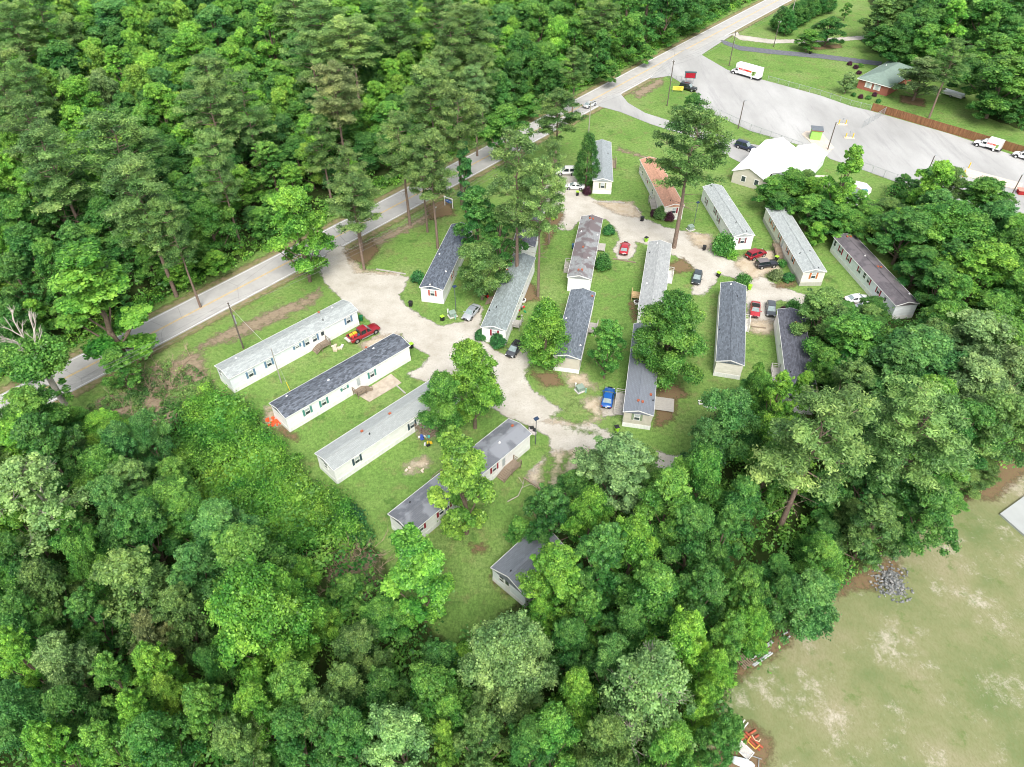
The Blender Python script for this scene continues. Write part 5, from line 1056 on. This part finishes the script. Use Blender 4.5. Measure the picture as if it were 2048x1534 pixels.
B=[broad(0),broad(1,nl=12,R=5.2,H=16),broad(2,nl=15,base=.16),broad(3,nl=11,R=5,base=.26),broad(4,nl=14,H=18,base=.18,prw=.22),broad(5,nl=13,H=15,R=5.3,base=.22,prw=.3),broad(12,nl=14,H=17,R=4.6,base=.15,prw=.2,leaf=.14),broad(13,nl=10,H=16,R=5,base=.25,prw=.28,leaf=.175)]
BL=[broad(6,R=7.,H=18,nl=19,leaf=.17,npuff=15,nleaf=175,base=.15),broad(7,R=7.,H=17,nl=21,leaf=.16,npuff=15,nleaf=175,base=.12,prw=.2)]
CO=[broad(8,R=3.3,H=20,nl=13,base=.1,col=True,leaf=.16,npuff=13,nleaf=180),broad(9,R=3.0,H=18,nl=12,base=.14,col=True,leaf=.15,npuff=13,nleaf=170)]
PI=[pine(0),pine(1,base=.44,nb=44),pine(2,base=.58,nb=36,R=4.6),pine(3,base=.5,nb=38,R=5.2,bare=.8),pine(4,base=.42,nb=26,R=5.0,bare=1.2),pine(5,base=.5,nb=28,R=4.8,bare=.6)]
SP=[broad(10,R=6,H=18,nl=13,leaf=.15,npuff=9,nleaf=85,base=.2,sparse=True),broad(11,R=5,H=18,nl=11,leaf=.16,npuff=9,nleaf=95,base=.25,sparse=True)]
CY=[cypress(0),cypress(1)]
BU=[bush(0),bush(1,n=44),bush(2,ball=True,n=60,leaf=.09)]
KIND=dict(b=B,B=BL,c=CO,p=PI,s=SP,y=CY,u=BU[:2],o=[BU[2]])
# leaf colours of the species (base values, brightened evenly below)
PAL0=dict(Y=(.108,.205,.034),L=(.088,.200,.030),G=(.064,.160,.030),D=(.043,.122,.027),T=(.050,.135,.036),O=(.092,.160,.048),P=(.105,.185,.064),K=(.072,.138,.038),R=(.115,.150,.060),M=(.05,.017,.03),Q=(.100,.165,.062),E=(.030,.115,.030))
PAL={k:tuple(c*1.95 for c in v) for k,v in PAL0.items()}
ADJ=dict(Y='yellow green',L='bright green',G='mid green',D='dark green',T='blue green',O='olive green',P='pale green',K='dull green',R='reddish green',M='purple',Q='greyish green',E='deep green')
TNAME=dict(b='broadleaf_tree',B='broadleaf_tree',c='tall_tree',p='pine_tree',s='sparse_tree',y='cypress_tree',u='shrub',o='round_shrub')
PLACED=[]; USED={}; NT=[0]
REC=[]
def put(kind,P_,Rm,H,col,label,group=None,var=None,hand=True):
    PLACED.append((P_.x,P_.y,Rm)); NT[0]+=1; REC.append((kind,P_,Rm,H,col,label,group,var,hand))
def put_now(kind,P_,Rm,H,col,label,group=None,var=None):
    vs=KIND[kind]; v=vs[random.randrange(len(vs)) if var is None else var%len(vs)]
    t=bpy.data.objects.new(TNAME[kind],None); COL.objects.link(t); t.empty_display_size=.3
    s=Rm/v.R; t.location=(P_.x,P_.y,0); t.rotation_euler=(0,0,random.uniform(0,6.28)); t.scale=(s,s*random.uniform(.93,1.07),H/v.H)
    tag(t,label,'shrub' if kind in'uo' else 'tree',group)
    c=PAL[col]; j=random.uniform(.86,1.16); j2=random.uniform(.92,1.08)
    for nm,me in(('trunk' if kind not in'uo' else 'stem',v.t),('crown',v.c)):
        if kind in'uo' and nm=='stem': pass
        o=bpy.data.objects.new(nm,me); COL.objects.link(o); o.parent=t
        if nm=='crown': o.color=(c[0]*j*j2,c[1]*j,c[2]*j,1)
    return t
def tree(kind,px,py,r,H,col,label=None,group=None,var=None):
    zc={'b':.6,'B':.57,'c':.56,'p':.77,'s':.6,'y':.5,'u':.5,'o':.5}[kind]*H; P_=W(px,py,zc); Rm=r/ppm(P_)
    lb,gp=label,group
    if not lb: lb,gp=autolabel(kind,col,P_)
    return put(kind,P_,Rm,H,col,lb,gp,var,group is not None)
def autolabel(kind,col,P_):
    rx=float(np.polyval(fs_,P_.y)) if P_.y<330 else 110
    kn={'b':'broadleaf tree','B':'spreading tree','c':'tall narrow tree','p':'pine','s':'sparse twiggy tree','y':'feathery tree','u':'bush','o':'round bush'}[kind]
    if P_.x<rx:
        dist=rx-P_.x
        wh='on the wooded edge across the paved road' if dist<24 else ('in the wood beyond the paved road' if dist<70 else 'deep in the far wood beyond the paved road')
    elif P_.y>150 and P_.x>60: wh='in the wood behind the brick house'
    elif P_.x<-28 and P_.y<75: wh='in the wood below the vine thicket'
    elif P_.x<2 and P_.y<60: wh='in the wood below the lawn with the cottage'
    elif P_.x<34 and P_.y<75: wh='in the wood between the lower drive and the dry field'
    elif P_.y<95: wh='in the wood above the dry field'
    else: wh='among the trees between the mobile homes and the parking lot'
    lb='%s %s %s'%(ADJ[col],kn,wh); return lb,'%s trees %s'%(ADJ[col],wh)
# individually described trees (photo position of the crown middle, radius in photo pixels, height in metres)
N_=[('b',945,760,68,17,'L','bright leafy tree over the gravel junction, above the dark streaked roof'),
('b',885,810,52,14,'G','duller green tree over the raised deck of the slate-shuttered home'),
('c',925,960,62,20,'Y','yellow green tree standing alone on the lawn in front of the maroon-shuttered home'),
('c',838,1150,66,18,'L','bright green tree at the lawn edge below the maroon-shuttered home'),
('B',1340,670,86,16,'G','large spreading oak over the beige home and its neighbour'),
('b',1216,690,42,12,'G','medium tree on the grass between the feathery tree and the large oak'),
('y',1092,668,54,13,'L','feathery conical tree with bare grey twigs in front of the slate roofed home'),
('p',1385,290,76,29,'K','tall lone pine with a long bare trunk by the loop drive',5),
('p',1035,345,66,30,'O','taller of the twin pines, thick bare trunk beside the grey speckled roof',4),
('p',1082,395,48,27,'O','second of the twin pines, leaning over the home with a slate roof',5),
('p',1104,335,34,22,'O','pine on red needle litter at the gravel bend by the white vehicles',4),
('p',1115,225,46,19,'K','dark layered pine standing over the paved road beside the pale pole'),
('b',955,440,50,17,'D','dark oak crowded between the roadside sign and the twin pines'),
('b',1000,470,45,15,'D','second dark oak, close against the trunk of the taller twin pine'),
('b',962,535,56,12,'K','dull brownish green tree over the gap between the slate blue roof and the speckled roof'),
('c',928,345,20,17,'E','vine wrapped trunk like a green column at the roadside'),
('y',1175,322,28,13,'D','dark dense conical tree against the olive-shuttered home'),
('b',595,455,60,20,'L','broad bright maple beside the entrance to the gravel drive'),
('p',705,400,50,20,'O','vine-trunked pine at the roadside across the entrance from the maple'),
('p',862,330,48,24,'O','tall roadside pine with its trunk behind the pale metal pole'),
('p',700,350,44,22,'O','flat topped pine across the road, above the entrance pine'),
('c',190,600,88,23,'L','huge wind-ruffled bright tree overhanging the paved road'),
('b',238,735,38,9,'G','low leafy tree at the road edge under the power lines'),
('p',275,395,66,27,'O','big pine with a long slanting bare trunk at the wood edge'),
('B',1012,1330,100,17,'P','large pale olive tree with dense billowing crown, below the cottage lawn'),
('s',1295,1400,112,18,'P','half bare tree with many pale grey branches near the pipe pile'),
('B',525,1250,108,20,'L','largest glossy bright tree in the lower wood'),
('b',1240,950,88,15,'Q','pale dusty green tree covering the end of the lower drive'),
('b',1112,1170,68,17,'L','bright tree leaning over the roof of the cottage'),
('p',1640,868,108,25,'O','broad flat-topped pine with a long bare trunk, above the dry field'),
('p',1838,860,92,23,'O','second broad pine on the slope of the dry field'),
('b',1742,1060,62,13,'K','soft dull green tree at the corner of the dry field by the rubble heap'),
('b',1842,1030,70,13,'D','dark oak whose edge overhangs the sandy corner of the dry field'),
('b',1612,1205,64,12,'T','blue green tree with pale leaf tips overhanging the galvanised pipes'),
('b',1645,625,56,11,'K','olive juniper-like tree between the pine-littered roof and the white coupe'),
('b',1500,1255,48,10,'L','yellowish bright tree with white blossoms beside the galvanised pipes'),
('c',1684,370,32,19,'L','narrow tall tree between the hot tub and the swimming pool'),
('b',1387,212,22,8,'D','small round-crowned tree beside the yellow banner'),
('b',2005,165,66,16,'G','light broad tree with pale forked trunks behind the folding camper'),
('b',1845,150,48,12,'Q','greyish tree covering the end of the brick house'),
('p',1905,120,34,20,'K','thin pine with a slanting pale trunk beside the camper'),
('b',1697,162,17,6,'Q','small pale blossoming tree at the corner of the brick house'),
('b',1658,58,32,9,'D','dark clump-forming tree in the lawn above the asphalt driveway'),
('b',1618,76,24,7,'G','leafy bush-like tree joined to the dark clump on the lawn'),
('b',1693,20,10,6,'G','tiny young tree on the far lawn'),
('s',90,1010,92,19,'P','thin-leaved pale tree with grey twigs and a thick trunk in the lower wood'),
('b',145,1340,62,15,'P','yellow-tipped pale tree low in the lower wood'),
('b',800,1490,66,15,'P','pale tree with yellow leaf tips at the bottom of the woods'),
('b',310,1275,38,12,'R','reddish tipped tree in the lower wood'),
('p',668,185,52,25,'R','brownish yellow pine standing out in the far wood'),
('b',1962,545,72,14,'L','bright rounded tree beside the purple brown roof'),
('b',1822,735,100,16,'T','massive blue green oak at the eastern edge'),
('b',1960,700,88,15,'Q','pale grey green oak behind the massive blue green oak'),
('B',1885,466,88,13,'G','wide dark tree cluster between the purple brown roof and the parking lot'),
('u',1447,485,27,5,'G','dense crape myrtle shrub at the plum-shuttered gable'),('u',1462,505,16,2,'L','low bright bush at the foot of the crape myrtle'),
('o',1218,458,14,2.6,'E','round clipped bush beside the rust brown roof'),('u',1206,521,20,4,'D','dark loose shrub at the side of the rust brown roofed home'),
('u',1488,558,18,3,'D','spiky dark shrub by the drive at the charcoal roof'),('u',1586,611,18,3,'D','spiky dark shrub at the gable of the pine-littered home'),('u',1566,619,9,1.6,'M','small purple shrub at the pine-littered gable'),
('u',1553,548,17,2.2,'R','red flowering rose bush by the cream home'),('u',1577,553,14,2,'E','green bush beside the red rose bush'),('u',1566,525,10,1.6,'D','small bush under the stair of the cream home'),
('o',962,668,15,2.4,'E','smaller round bush at the speckled roof gable'),('o',996,679,19,3,'E','larger round bush at the speckled roof gable'),
('u',836,552,17,3,'E','dense dark bush on the drive side of the slate blue roof'),('u',1174,380,11,2.2,'M','round purple shrub at the olive-shuttered gable'),
('u',1308,425,8,2,'M','smaller purple shrub at the orange roof'),('u',1339,432,12,2.4,'M','larger purple shrub at the orange roof'),('u',1322,424,15,3.2,'K','green shrub between the two purple shrubs'),
('u',1120,640,14,3,'D','dark bush behind the feathery tree'),('u',1689,247,0.1,.3,'G','')][:-1]
for q in N_: tree(q[0],q[1],q[2],q[3],q[4],q[5],q[6],'',q[7] if len(q)>7 else None)
for x,y,r,h in((1562,38,15,8),(1575,45,14,8),(1588,30,15,8),(1600,26,15,8),(1612,18,14,8),(1624,12,14,8),(1640,6,14,8),(1656,2,14,8)): tree('y',x,y,r*1.5,h,'D','dark clipped conifer in the hedge behind the tall pale pole','conifers in the roadside hedge')
for x,y,c in((1700,128,'M'),(1712,135,'M'),(1722,132,'G'),(1718,146,'M'),(1708,190,'D'),(1722,194,'M'),(1750,190,'M'),(1737,196,'D'),(1757,203,'E'),(1684,84,'D'),(1730,82,'D')): tree('u',x,y-2,6,1.3,c,'%s garden shrub in the bed at the brick house'%ADJ[c],'garden shrubs at the brick house')
# woodland crowns read off the photograph: kind,x,y,r,H,colour
TR='''p30,55,42,24O p85,38,42,24K b235,48,55,18T b275,68,32,18L b145,75,32,17O b240,92,32,16D c92,95,30,20L b130,138,58,18D b200,142,32,17Y c245,155,28,18L b272,110,30,18L b350,52,34,17G b370,52,26,18Y b430,60,44,17T b392,95,44,18L b385,122,48,18L p420,165,46,24O b470,142,44,18L
b312,160,38,17L b287,190,44,18Y b325,226,44,17L b170,215,48,18L b215,196,34,17P c110,205,26,19Y b148,192,20,17P p60,255,60,25O p30,150,42,24O p55,172,38,24K p20,208,44,24K p100,322,70,26O p235,292,74,26K b150,310,46,14L p420,218,54,26O p488,205,48,26O b340,322,46,13D p432,325,38,25O
b482,372,40,12L b360,385,28,12G b428,402,34,13L b190,412,38,14G b215,445,42,13D b45,455,48,15G b62,505,48,14D b40,565,48,14D b395,402,48,14D b420,452,48,13G b350,472,46,13D b300,525,36,9G b362,542,32,7L b432,525,28,6L b402,505,28,7G p342,455,40,22K b30,650,42,13D b120,420,50,16D b8,700,40,13D
p592,32,44,24O p645,50,48,25O c542,85,34,22L p702,92,60,26O p622,112,48,24O b742,112,32,17D b745,152,30,17D p792,48,50,26K b782,166,34,15L b817,152,24,16L b800,188,28,14Y b792,232,38,13D p862,195,50,27O p802,288,50,24O p882,150,40,24O p882,32,38,24K b885,130,24,15T b732,302,42,10D
p640,282,40,19K b586,372,42,11L b520,282,38,14D b458,340,40,14D p842,322,40,21O b600,250,40,14G p932,62,58,26O b872,22,34,18D p902,95,44,25K p962,140,34,22O p915,235,52,26O b1002,60,34,17T b1060,48,38,18D b1078,62,38,19G b1112,92,34,18L b1150,30,42,19G b1150,82,38,18G p1200,38,38,22K
b1252,30,38,19G b1292,28,38,19D b1335,22,34,18D b1200,102,28,16D b1262,72,28,16G p1150,132,28,18K b1040,112,34,17D b1092,130,34,16G b1030,152,34,16D b1002,185,34,15D b1055,210,28,7G b1180,132,24,9D p950,182,32,21P b1012,262,48,15G b1100,160,34,13D b1380,15,30,17D b1415,8,26,15D b1220,142,20,8G b1290,105,20,7G b1340,72,18,7G b1390,45,18,7G
b1330,1020,58,16G b1402,962,54,15G b1382,1082,58,16D b1442,1080,50,15D b1302,1200,68,16G b1402,1200,58,15D b1452,1282,46,13G b1362,1292,54,15L b1420,1352,40,13L b1482,1190,48,14G b1200,1125,74,16D b1262,1105,56,15L b1100,1030,58,13D b1180,1040,50,14L b1550,1150,40,7D b1640,1130,44,11G b1480,1010,46,13D b1550,1200,40,11D
b1456,850,66,15T b1552,800,38,13L b1535,940,46,12G b1405,900,44,14T b1505,780,26,13G b1600,790,24,12L b1700,690,78,13G b1780,712,56,12G b1700,785,62,14K b1640,740,34,10G b2012,762,66,15Q b1942,782,76,15Q b1992,862,68,15K b1930,872,56,14D b1932,962,36,5K b1882,932,46,7G b1962,935,36,5K b1985,700,60,15G b2040,690,40,15Q b1720,870,60,10D b1740,960,60,11T b1790,760,70,15T b1900,1000,30,5G b1650,985,44,9D
b2032,482,46,13G b2032,602,56,14G b1812,466,62,12D b1868,418,40,11T b1962,402,56,12G b1838,530,44,10D b1880,565,46,10D b1775,418,34,6K b1902,602,46,13G b1712,462,28,7G b1930,480,66,13G b1990,450,46,12T b1900,530,46,12D b1862,662,46,11G b1880,660,54,13G
b1540,382,32,8G b1582,372,42,8G b1622,420,36,8G b1632,466,22,6L b1652,432,40,8D b1702,442,28,6G b1560,410,30,7D b1620,385,30,8L b1680,440,34,9G
b1842,62,42,17D b1800,70,34,16D b1782,92,34,12D b1852,32,42,18D b1762,32,36,14K b1902,52,36,19L b1912,20,42,18D b1962,40,54,18G b2022,30,48,18D b1982,115,46,16G b2042,222,28,9D b1810,110,28,9D b1875,105,34,12G b1760,70,26,9D b1940,150,34,12D b1975,205,30,9D b2040,100,46,16G b1850,90,34,15G b1800,20,34,16K
b252,900,44,12T b300,880,40,12T b42,900,56,14L b232,1022,48,14T b292,1062,58,14D b150,1070,48,13G b382,1040,46,12G b272,1180,76,16K b402,1160,62,15T b450,1070,66,14T b370,1240,50,15K b592,1400,62,14G b110,1192,56,15K b62,1255,50,15D b62,1335,56,17L b192,1245,48,14D b242,1372,46,15G b322,1352,46,15L b420,1432,52,15G b292,1452,50,16L b160,1440,56,15D b352,1405,42,14Y
b442,1352,38,14D b600,1482,56,14D b645,1440,50,13K b640,1240,44,8L b40,1130,44,14D b150,900,34,8K b520,1430,52,15L b60,1440,60,16T b330,1500,56,16D b230,1510,50,16G b480,1500,50,15K b120,1510,50,16L b180,1140,46,14G b350,960,40,9G b40,1040,50,15L b700,1180,40,7G b600,1150,40,8L b690,1380,50,11K
b870,1402,62,13G b722,1300,50,10K b890,1485,26,13Y b962,1480,56,15K b1102,1482,58,16G b1150,1400,50,14L b1222,1332,46,14T b1442,1480,42,13D b1340,1510,50,15G b700,1480,56,14D b1140,1300,50,14D b1250,1270,50,13D b880,1330,48,9D b770,1390,48,11D b1060,1500,50,15D b1210,1500,56,16K b1400,1420,40,13L b1170,1240,50,14G b900,1440,44,13G b1040,1060,30,5G b1080,1240,40,10L'''
import re
for q in TR.split():
    k,x,y,r,H,c=re.match(r'([bBcpsyuo])(\d+),(\d+),(\d+),(\d+)([A-Z])',q).groups()
    tree('s' if (k=='b' and False) else k,float(x),float(y),float(r),float(H),c)
hand=NT[0]
# the rest of each wood: trees at natural spacing inside the wood outlines
def inside(P,x,y): return poly_sd(P,np.array([x]),np.array([y]))[0]
WOODS=[([(p.x,p.y) for p in FLO[0]],-270,140,60,335,8.0,'GLYGLDTGDL'),([(p.x,p.y) for p in FLO[1]],-75,125,14,150,7.2,'GDTLGKDL'),([(p.x,p.y) for p in FLO[2]],90,260,165,300,8.0,'DGDKG')]
KEEP=[[(p.x,p.y) for p in (W(*a) for a in poly)] for poly in ([(300,770),(440,720),(560,800),(760,1080),(780,1200),(700,1260),(600,1180),(480,1060),(330,940),(240,860)],[(1700,470),(1900,620),(1700,640),(1600,610),(1560,830),(1640,830),(1650,640)],[(1690,420),(1640,340),(1800,340),(1790,430)],[(1690,900),(1760,800),(1800,820),(1750,900)])]
def visible(x,y,h):
    z=h*.7; dz=y*math.cos(TH)+(HC-z)*math.sin(TH); v=(y*math.sin(TH)-(HC-z)*math.cos(TH)); u=x/dz*FPX; v=v/dz*FPX
    return abs(u)<1024+110 and -767-150<v<767+60
cnt=0
hx=[(t_.t.location.x,t_.t.location.y,t_.d.x,t_.d.y,t_.L) for t_ in (hA,hB,hC,hD,hE,hF,hG,hH,hI,hJ,hK,hL,hM,hN,hO,hP,hQ,hR)]
def clearhome(x,y,m_=3.6):
    for ox,oy,dx,dy,L_ in hx:
        a=(x-ox)*dx+(y-oy)*dy; b=abs(-(x-ox)*dy+(y-oy)*dx)
        if -3<a<L_+3 and b<2.3+m_: return False
    return True
def pjx(x,y,z): dz=y*math.cos(TH)+(HC-z)*math.sin(TH); return 1024+x/dz*FPX,767-(y*math.sin(TH)-(HC-z)*math.cos(TH))/dz*FPX,FPX/dz
HP=[(*pjx(ox+dx*a,oy+dy*a,3.3)[:2],oy+dy*a) for ox,oy,dx,dy,L_ in hx for a in np.arange(0,L_+.1,1.5)]
def hides(x,y,h,r):
    px,py,s=pjx(x,y,h*.62); R2=(r*s+16)**2
    return any(y<hy and (px-a)**2+(py-b)**2<R2 for a,b,hy in HP)
for P,x0,x1,y0,y1,sp,cols in WOODS:
    for _ in range(9000 if x0<-200 else 4000):
        x,y=random.uniform(x0,x1),random.uniform(y0,y1); h=random.uniform(10,16.5)
        if not visible(x,y,h) or inside(P,x,y)<1.5 or any(inside(k,x,y)>0 for k in KEEP) or not clearhome(x,y): continue
        r=random.uniform(3.6,5.2)
        edge=inside(P,x,y)
        if edge<7: h=random.uniform(5,9); r=random.uniform(2.2,3.2)
        if hides(x,y,h,r): continue
        if any((x-a)**2+(y-b)**2<(.6*(r+c_))**2 for a,b,c_ in PLACED): continue
        c_=random.choice(cols); P_=Vector((x,y,0)); kd='p' if (c_=='O') else 'b'
        if kd=='p': h=random.uniform(17,22)
        lb,gp=autolabel(kd,c_,P_); put(kd,P_,r,h,c_,lb,gp,None,False); cnt+=1
print('trees: surveyed',hand,'filled',cnt)
LIM=dict(b=292)
bs=sorted([r for r in REC if r[0]=='b'],key=lambda r:(not r[8],-r[2]*ppm(Vector((r[1].x,r[1].y,r[3]*.6)))*(1 if abs((r[1].x/(r[1].y*math.cos(TH)+(HC-10)*math.sin(TH)))*FPX)<1000 else .3)))
rest=bs[292-len([r for r in REC if r[0]=='B']):]; restid={id(r) for r in rest}
for r in REC:
    if id(r) not in restid: put_now(*r[:8])
print('individual trees',len(REC)-len(rest),'in the mass',len(rest))
# the smallest-showing crowns of the far wood: one mass, the same trees set on points
LEAF2=LEAF.copy(); LEAF2.name='far_wood_foliage'; n2=LEAF2.node_tree.nodes; L2=LEAF2.node_tree.links
ai=n2.new('ShaderNodeAttribute'); ai.attribute_type='INSTANCER'; ai.attribute_name='col'
for nn in n2:
    if nn.type=='HUE_SAT' and nn.inputs['Color'].links[0].from_node.type=='OBJECT_INFO': L2.new(ai.outputs['Color'],nn.inputs['Color'])
me=bpy.data.meshes.new('far_wood'); me.from_pydata([(r[1].x,r[1].y,0) for r in rest],[],[])
for nm_,ty_ in(('sc','FLOAT_VECTOR'),('col','FLOAT_COLOR'),('rot','FLOAT_VECTOR')): me.attributes.new(nm_,ty_,'POINT')
a,b_,rz=(me.attributes[k] for k in('sc','col','rot'))
for i,r in enumerate(rest):
    s=r[2]/5; a.data[i].vector=(s,s,r[3]/17); j=random.uniform(.85,1.15); c=PAL[r[4]]; b_.data[i].color=(c[0]*j,c[1]*j,c[2]*j,1); rz.data[i].vector=(0,0,random.uniform(0,6.28))
fw=bpy.data.objects.new('far_wood',me); COL.objects.link(fw); tag(fw,'broadleaf trees filling the far parts of the woods','wood',kind='stuff')
woodk=[]
for k,v in enumerate(B[:4]):
    m_=v.c.copy(); m_.materials.clear(); m_.materials.append(LEAF2); m_.name='wood_crown_%d'%k; woodk.append(bpy.data.objects.new('wood_crown',m_))
ng=bpy.data.node_groups.new('far_wood','GeometryNodeTree'); ng.interface.new_socket('Geometry',in_out='INPUT',socket_type='NodeSocketGeometry'); ng.interface.new_socket('Geometry',in_out='OUTPUT',socket_type='NodeSocketGeometry')
gi=ng.nodes.new('NodeGroupInput'); go=ng.nodes.new('NodeGroupOutput'); ip=ng.nodes.new('GeometryNodeInstanceOnPoints'); ci=ng.nodes.new('GeometryNodeGeometryToInstance'); mp=ng.nodes.new('GeometryNodeMeshToPoints')
ip.inputs['Pick Instance'].default_value=True
for ob in woodk[::-1]: oi_=ng.nodes.new('GeometryNodeObjectInfo'); oi_.inputs['Object'].default_value=ob; ng.links.new(oi_.outputs['Geometry'],ci.inputs[0])
def na(nm,ty): q_=ng.nodes.new('GeometryNodeInputNamedAttribute'); q_.data_type=ty; q_.inputs['Name'].default_value=nm; return next(o for o in q_.outputs if o.enabled and o.name=='Attribute')
K=ng.links.new; K(gi.outputs[0],mp.inputs[0]); K(mp.outputs[0],ip.inputs['Points']); K(ci.outputs[0],ip.inputs['Instance']); K(na('sc','FLOAT_VECTOR'),ip.inputs['Scale'])
e2=ng.nodes.new('FunctionNodeEulerToRotation'); K(na('rot','FLOAT_VECTOR'),e2.inputs[0]); K(e2.outputs[0],ip.inputs['Rotation']); K(ip.outputs[0],go.inputs[0])
md=fw.modifiers.new('trees','NODES'); md.node_group=ng
# ---------------------------------------------------------------- masses: undergrowth, vine thicket
def mass(name,label,P,x0,x1,y0,y1,n,rr,hh,col,nleaf,leaf,edge=0,hf=None,spacing_clear=True,cat='undergrowth',dens=None):
    C=[];RR=[];T=[]
    while len(C)<n:
        x=rng.uniform(x0,x1,4000); y=rng.uniform(y0,y1,4000); ok=poly_sd(P,x,y)>edge
        for a,b in zip(x[ok],y[ok]):
            if not visible(a,b,2): continue
            h=hf(a,b) if hf else rng.uniform(*hh)
            if h<=0: continue
            if spacing_clear and not clearhome(a,b,.8): continue
            C.append((a,b,h*.8)); RR.append(rng.uniform(*rr)); T.append(.5+.3*math.sin(a*.45)*math.cos(b*.37)+rng.uniform(-.2,.2))
            if len(C)>=n: break
    C=np.array(C);RR=np.array(RR);T=np.clip(np.array(T),.1,.9)
    V,t=leafset(C,RR,.6,nleaf,leaf,T); V[:,2]=np.maximum(V[:,2],.03)
    o=bpy.data.objects.new(name,np_mesh(name,V,np.arange(len(V)).reshape(-1,4),[LEAF],{'tint':('FACE',t)})); COL.objects.link(o); o.color=(*PAL[col],1); return tag(o,label,cat,kind='stuff')
p0=[(p.x,p.y) for p in FLO[0]]; p1=[(p.x,p.y) for p in FLO[1]]; p2=[(p.x,p.y) for p in FLO[2]]
mass('undergrowth','leafy undergrowth beneath the wood beyond the paved road',p0,-250,140,60,330,5200,(.9,2.0),(.6,3.6),'G',36,.3)
mass('undergrowth','leafy undergrowth beneath the woods around the dry field and lower lawns',p1,-75,110,16,150,3600,(.8,1.8),(.4,3.4),'G',60,.22)
mass('undergrowth','leafy undergrowth beneath the wood behind the brick house',p2,90,240,160,290,700,(.9,1.6),(.4,2.4),'D',34,.3)
band=[(roadpt(i,hw+3.2).x,roadpt(i,hw+3.2).y) for i in range(len(RC))]+[(roadpt(i,hw+7.5).x,roadpt(i,hw+7.5).y) for i in range(len(RC))][::-1]
mass('roadside_brush','low leafy brush along the wood side of the paved road',band,-110,110,50,310,900,(.5,1.1),(.2,1.3),'L',46,.2,cat='brush')
th=[(p.x,p.y) for p in (W(*a) for a in ((300,800),(400,770),(440,800),(520,835),(550,880),(590,930),(660,990),(700,1035),(720,1085),(690,1110),(640,1090),(560,1130),(470,1090),(400,1040),(330,960),(290,890)))]
def thh(x,y): return .5+rng.uniform(0,1.6)+3.2*max(0,math.sin(x*.41+1)*math.cos(y*.37)+.5*math.sin(x*1.1)*math.sin(y*.9))
mass('vine_thicket','mounded vine and bramble thicket beside the teal-shuttered home lawn',th,-50,0,45,90,900,(.5,1.5),None,'L',130,.14,hf=thh,cat='vines')
th2=[(p.x,p.y) for p in (W(*a) for a in ((130,900),(150,850),(230,770),(330,730),(410,745),(430,790),(330,830),(300,900),(200,920)))]
mass('vine_thicket','low green scrub between the paved road and the vine mounds',th2,-80,-20,60,100,330,(.4,.9),(.0,.8),'K',90,.14,cat='vines',spacing_clear=False)
th3=[(p.x,p.y) for p in (W(*a) for a in ((690,1010),(715,1030),(742,1080),(730,1090),(700,1070),(680,1030)))]
mass('vine_thicket','blue green vine mound at the lawn edge',th3,-30,0,45,75,90,(.6,1.1),(.3,1.6),'E',130,.14,cat='vines')
th4=[(p.x,p.y) for p in (W(*a) for a in ((1740,860),(1990,900),(1960,990),(1900,1000),(1860,960)))]
mass('scrub','low scrub at the top corner of the dry field',th4,40,110,40,80,160,(.6,1.1),(.2,1.0),'K',90,.16,cat='scrub')
# dead branches: broken-topped tree at the left, bare twigs in the brush
def twigs(m,p,d,l,r,dep):
    e=p+d*l; m.tube(p,e,r,r*.6,6)
    if dep>0:
        for k in range(3):
            q=(d+Vector(unit(1)[0])*.55).normalized(); q.z=abs(q.z)*.9+.05; twigs(m,p.lerp(e,rng.uniform(.5,1)),q,l*rng.uniform(.5,.8),r*.55,dep-1)
b0=V2(W(145,835)); t=thing('dead_topped_tree','old tree with a thick pale trunk and bare broken top at the road edge','tree',b0)
m=MB(); m.tube((0,0,-.1),(.1,0,8),.5,.42,12); m.tube((.1,0,8),(-.2,.4,14),.42,.3,10)
for a,l in((2.4,6.5),(1.2,6),(3.6,5),(.2,3.5),(5,3)): d=Vector((math.cos(a)*.55,math.sin(a)*.55,.9)).normalized(); twigs(m,Vector((-.2,.4,13+rng.uniform(-1,1))),d,l*.6,.16,3)
m.build('trunk',BARKG,t)
C=[];RR=[];T=[]
for k in range(95):
    d=unit(1)[0]; C.append((d[0]*3.6-.3,d[1]*3.6+.3,12.2+d[2]*2.3)); RR.append(rng.uniform(.6,1.2)); T.append(rng.uniform(.3,.7))
for k in range(8): C.append((rng.uniform(-1,2),rng.uniform(-1,1),rng.uniform(4,7))); RR.append(.5); T.append(.6)
o=bpy.data.objects.new('crown',crown_mesh('dead_topped_crown',[leafset(np.array(C),np.array(RR),.8,150,.2,np.array(T))])); COL.objects.link(o); o.parent=t; o.color=(*PAL['G'],1)
def twigpatch(label,px,py,n,spread):
    m=MB(); 
    for k in range(n):
        d=Vector((rng.normal(),rng.normal(),.35+abs(rng.normal())*.4)).normalized(); twigs(m,Vector((rng.normal()*spread,rng.normal()*spread,0)),d,rng.uniform(.8,2.2),.035,2)
    o=m.build('dead_brush',mat('dead_brush_tan',(.36,.27,.19),.9,.25,3)); o.location=V2(W(px,py)); tag(o,label,'dead brush',kind='stuff')
twigpatch('tangle of dry brown brush between the road and the vine mounds',330,775,110,3.2); twigpatch('dry brown brush on the road side of the scrub',250,845,60,2.0)
twigpatch('tangle of dead branches at the edge of the lower lawn',715,1140,90,2.0)
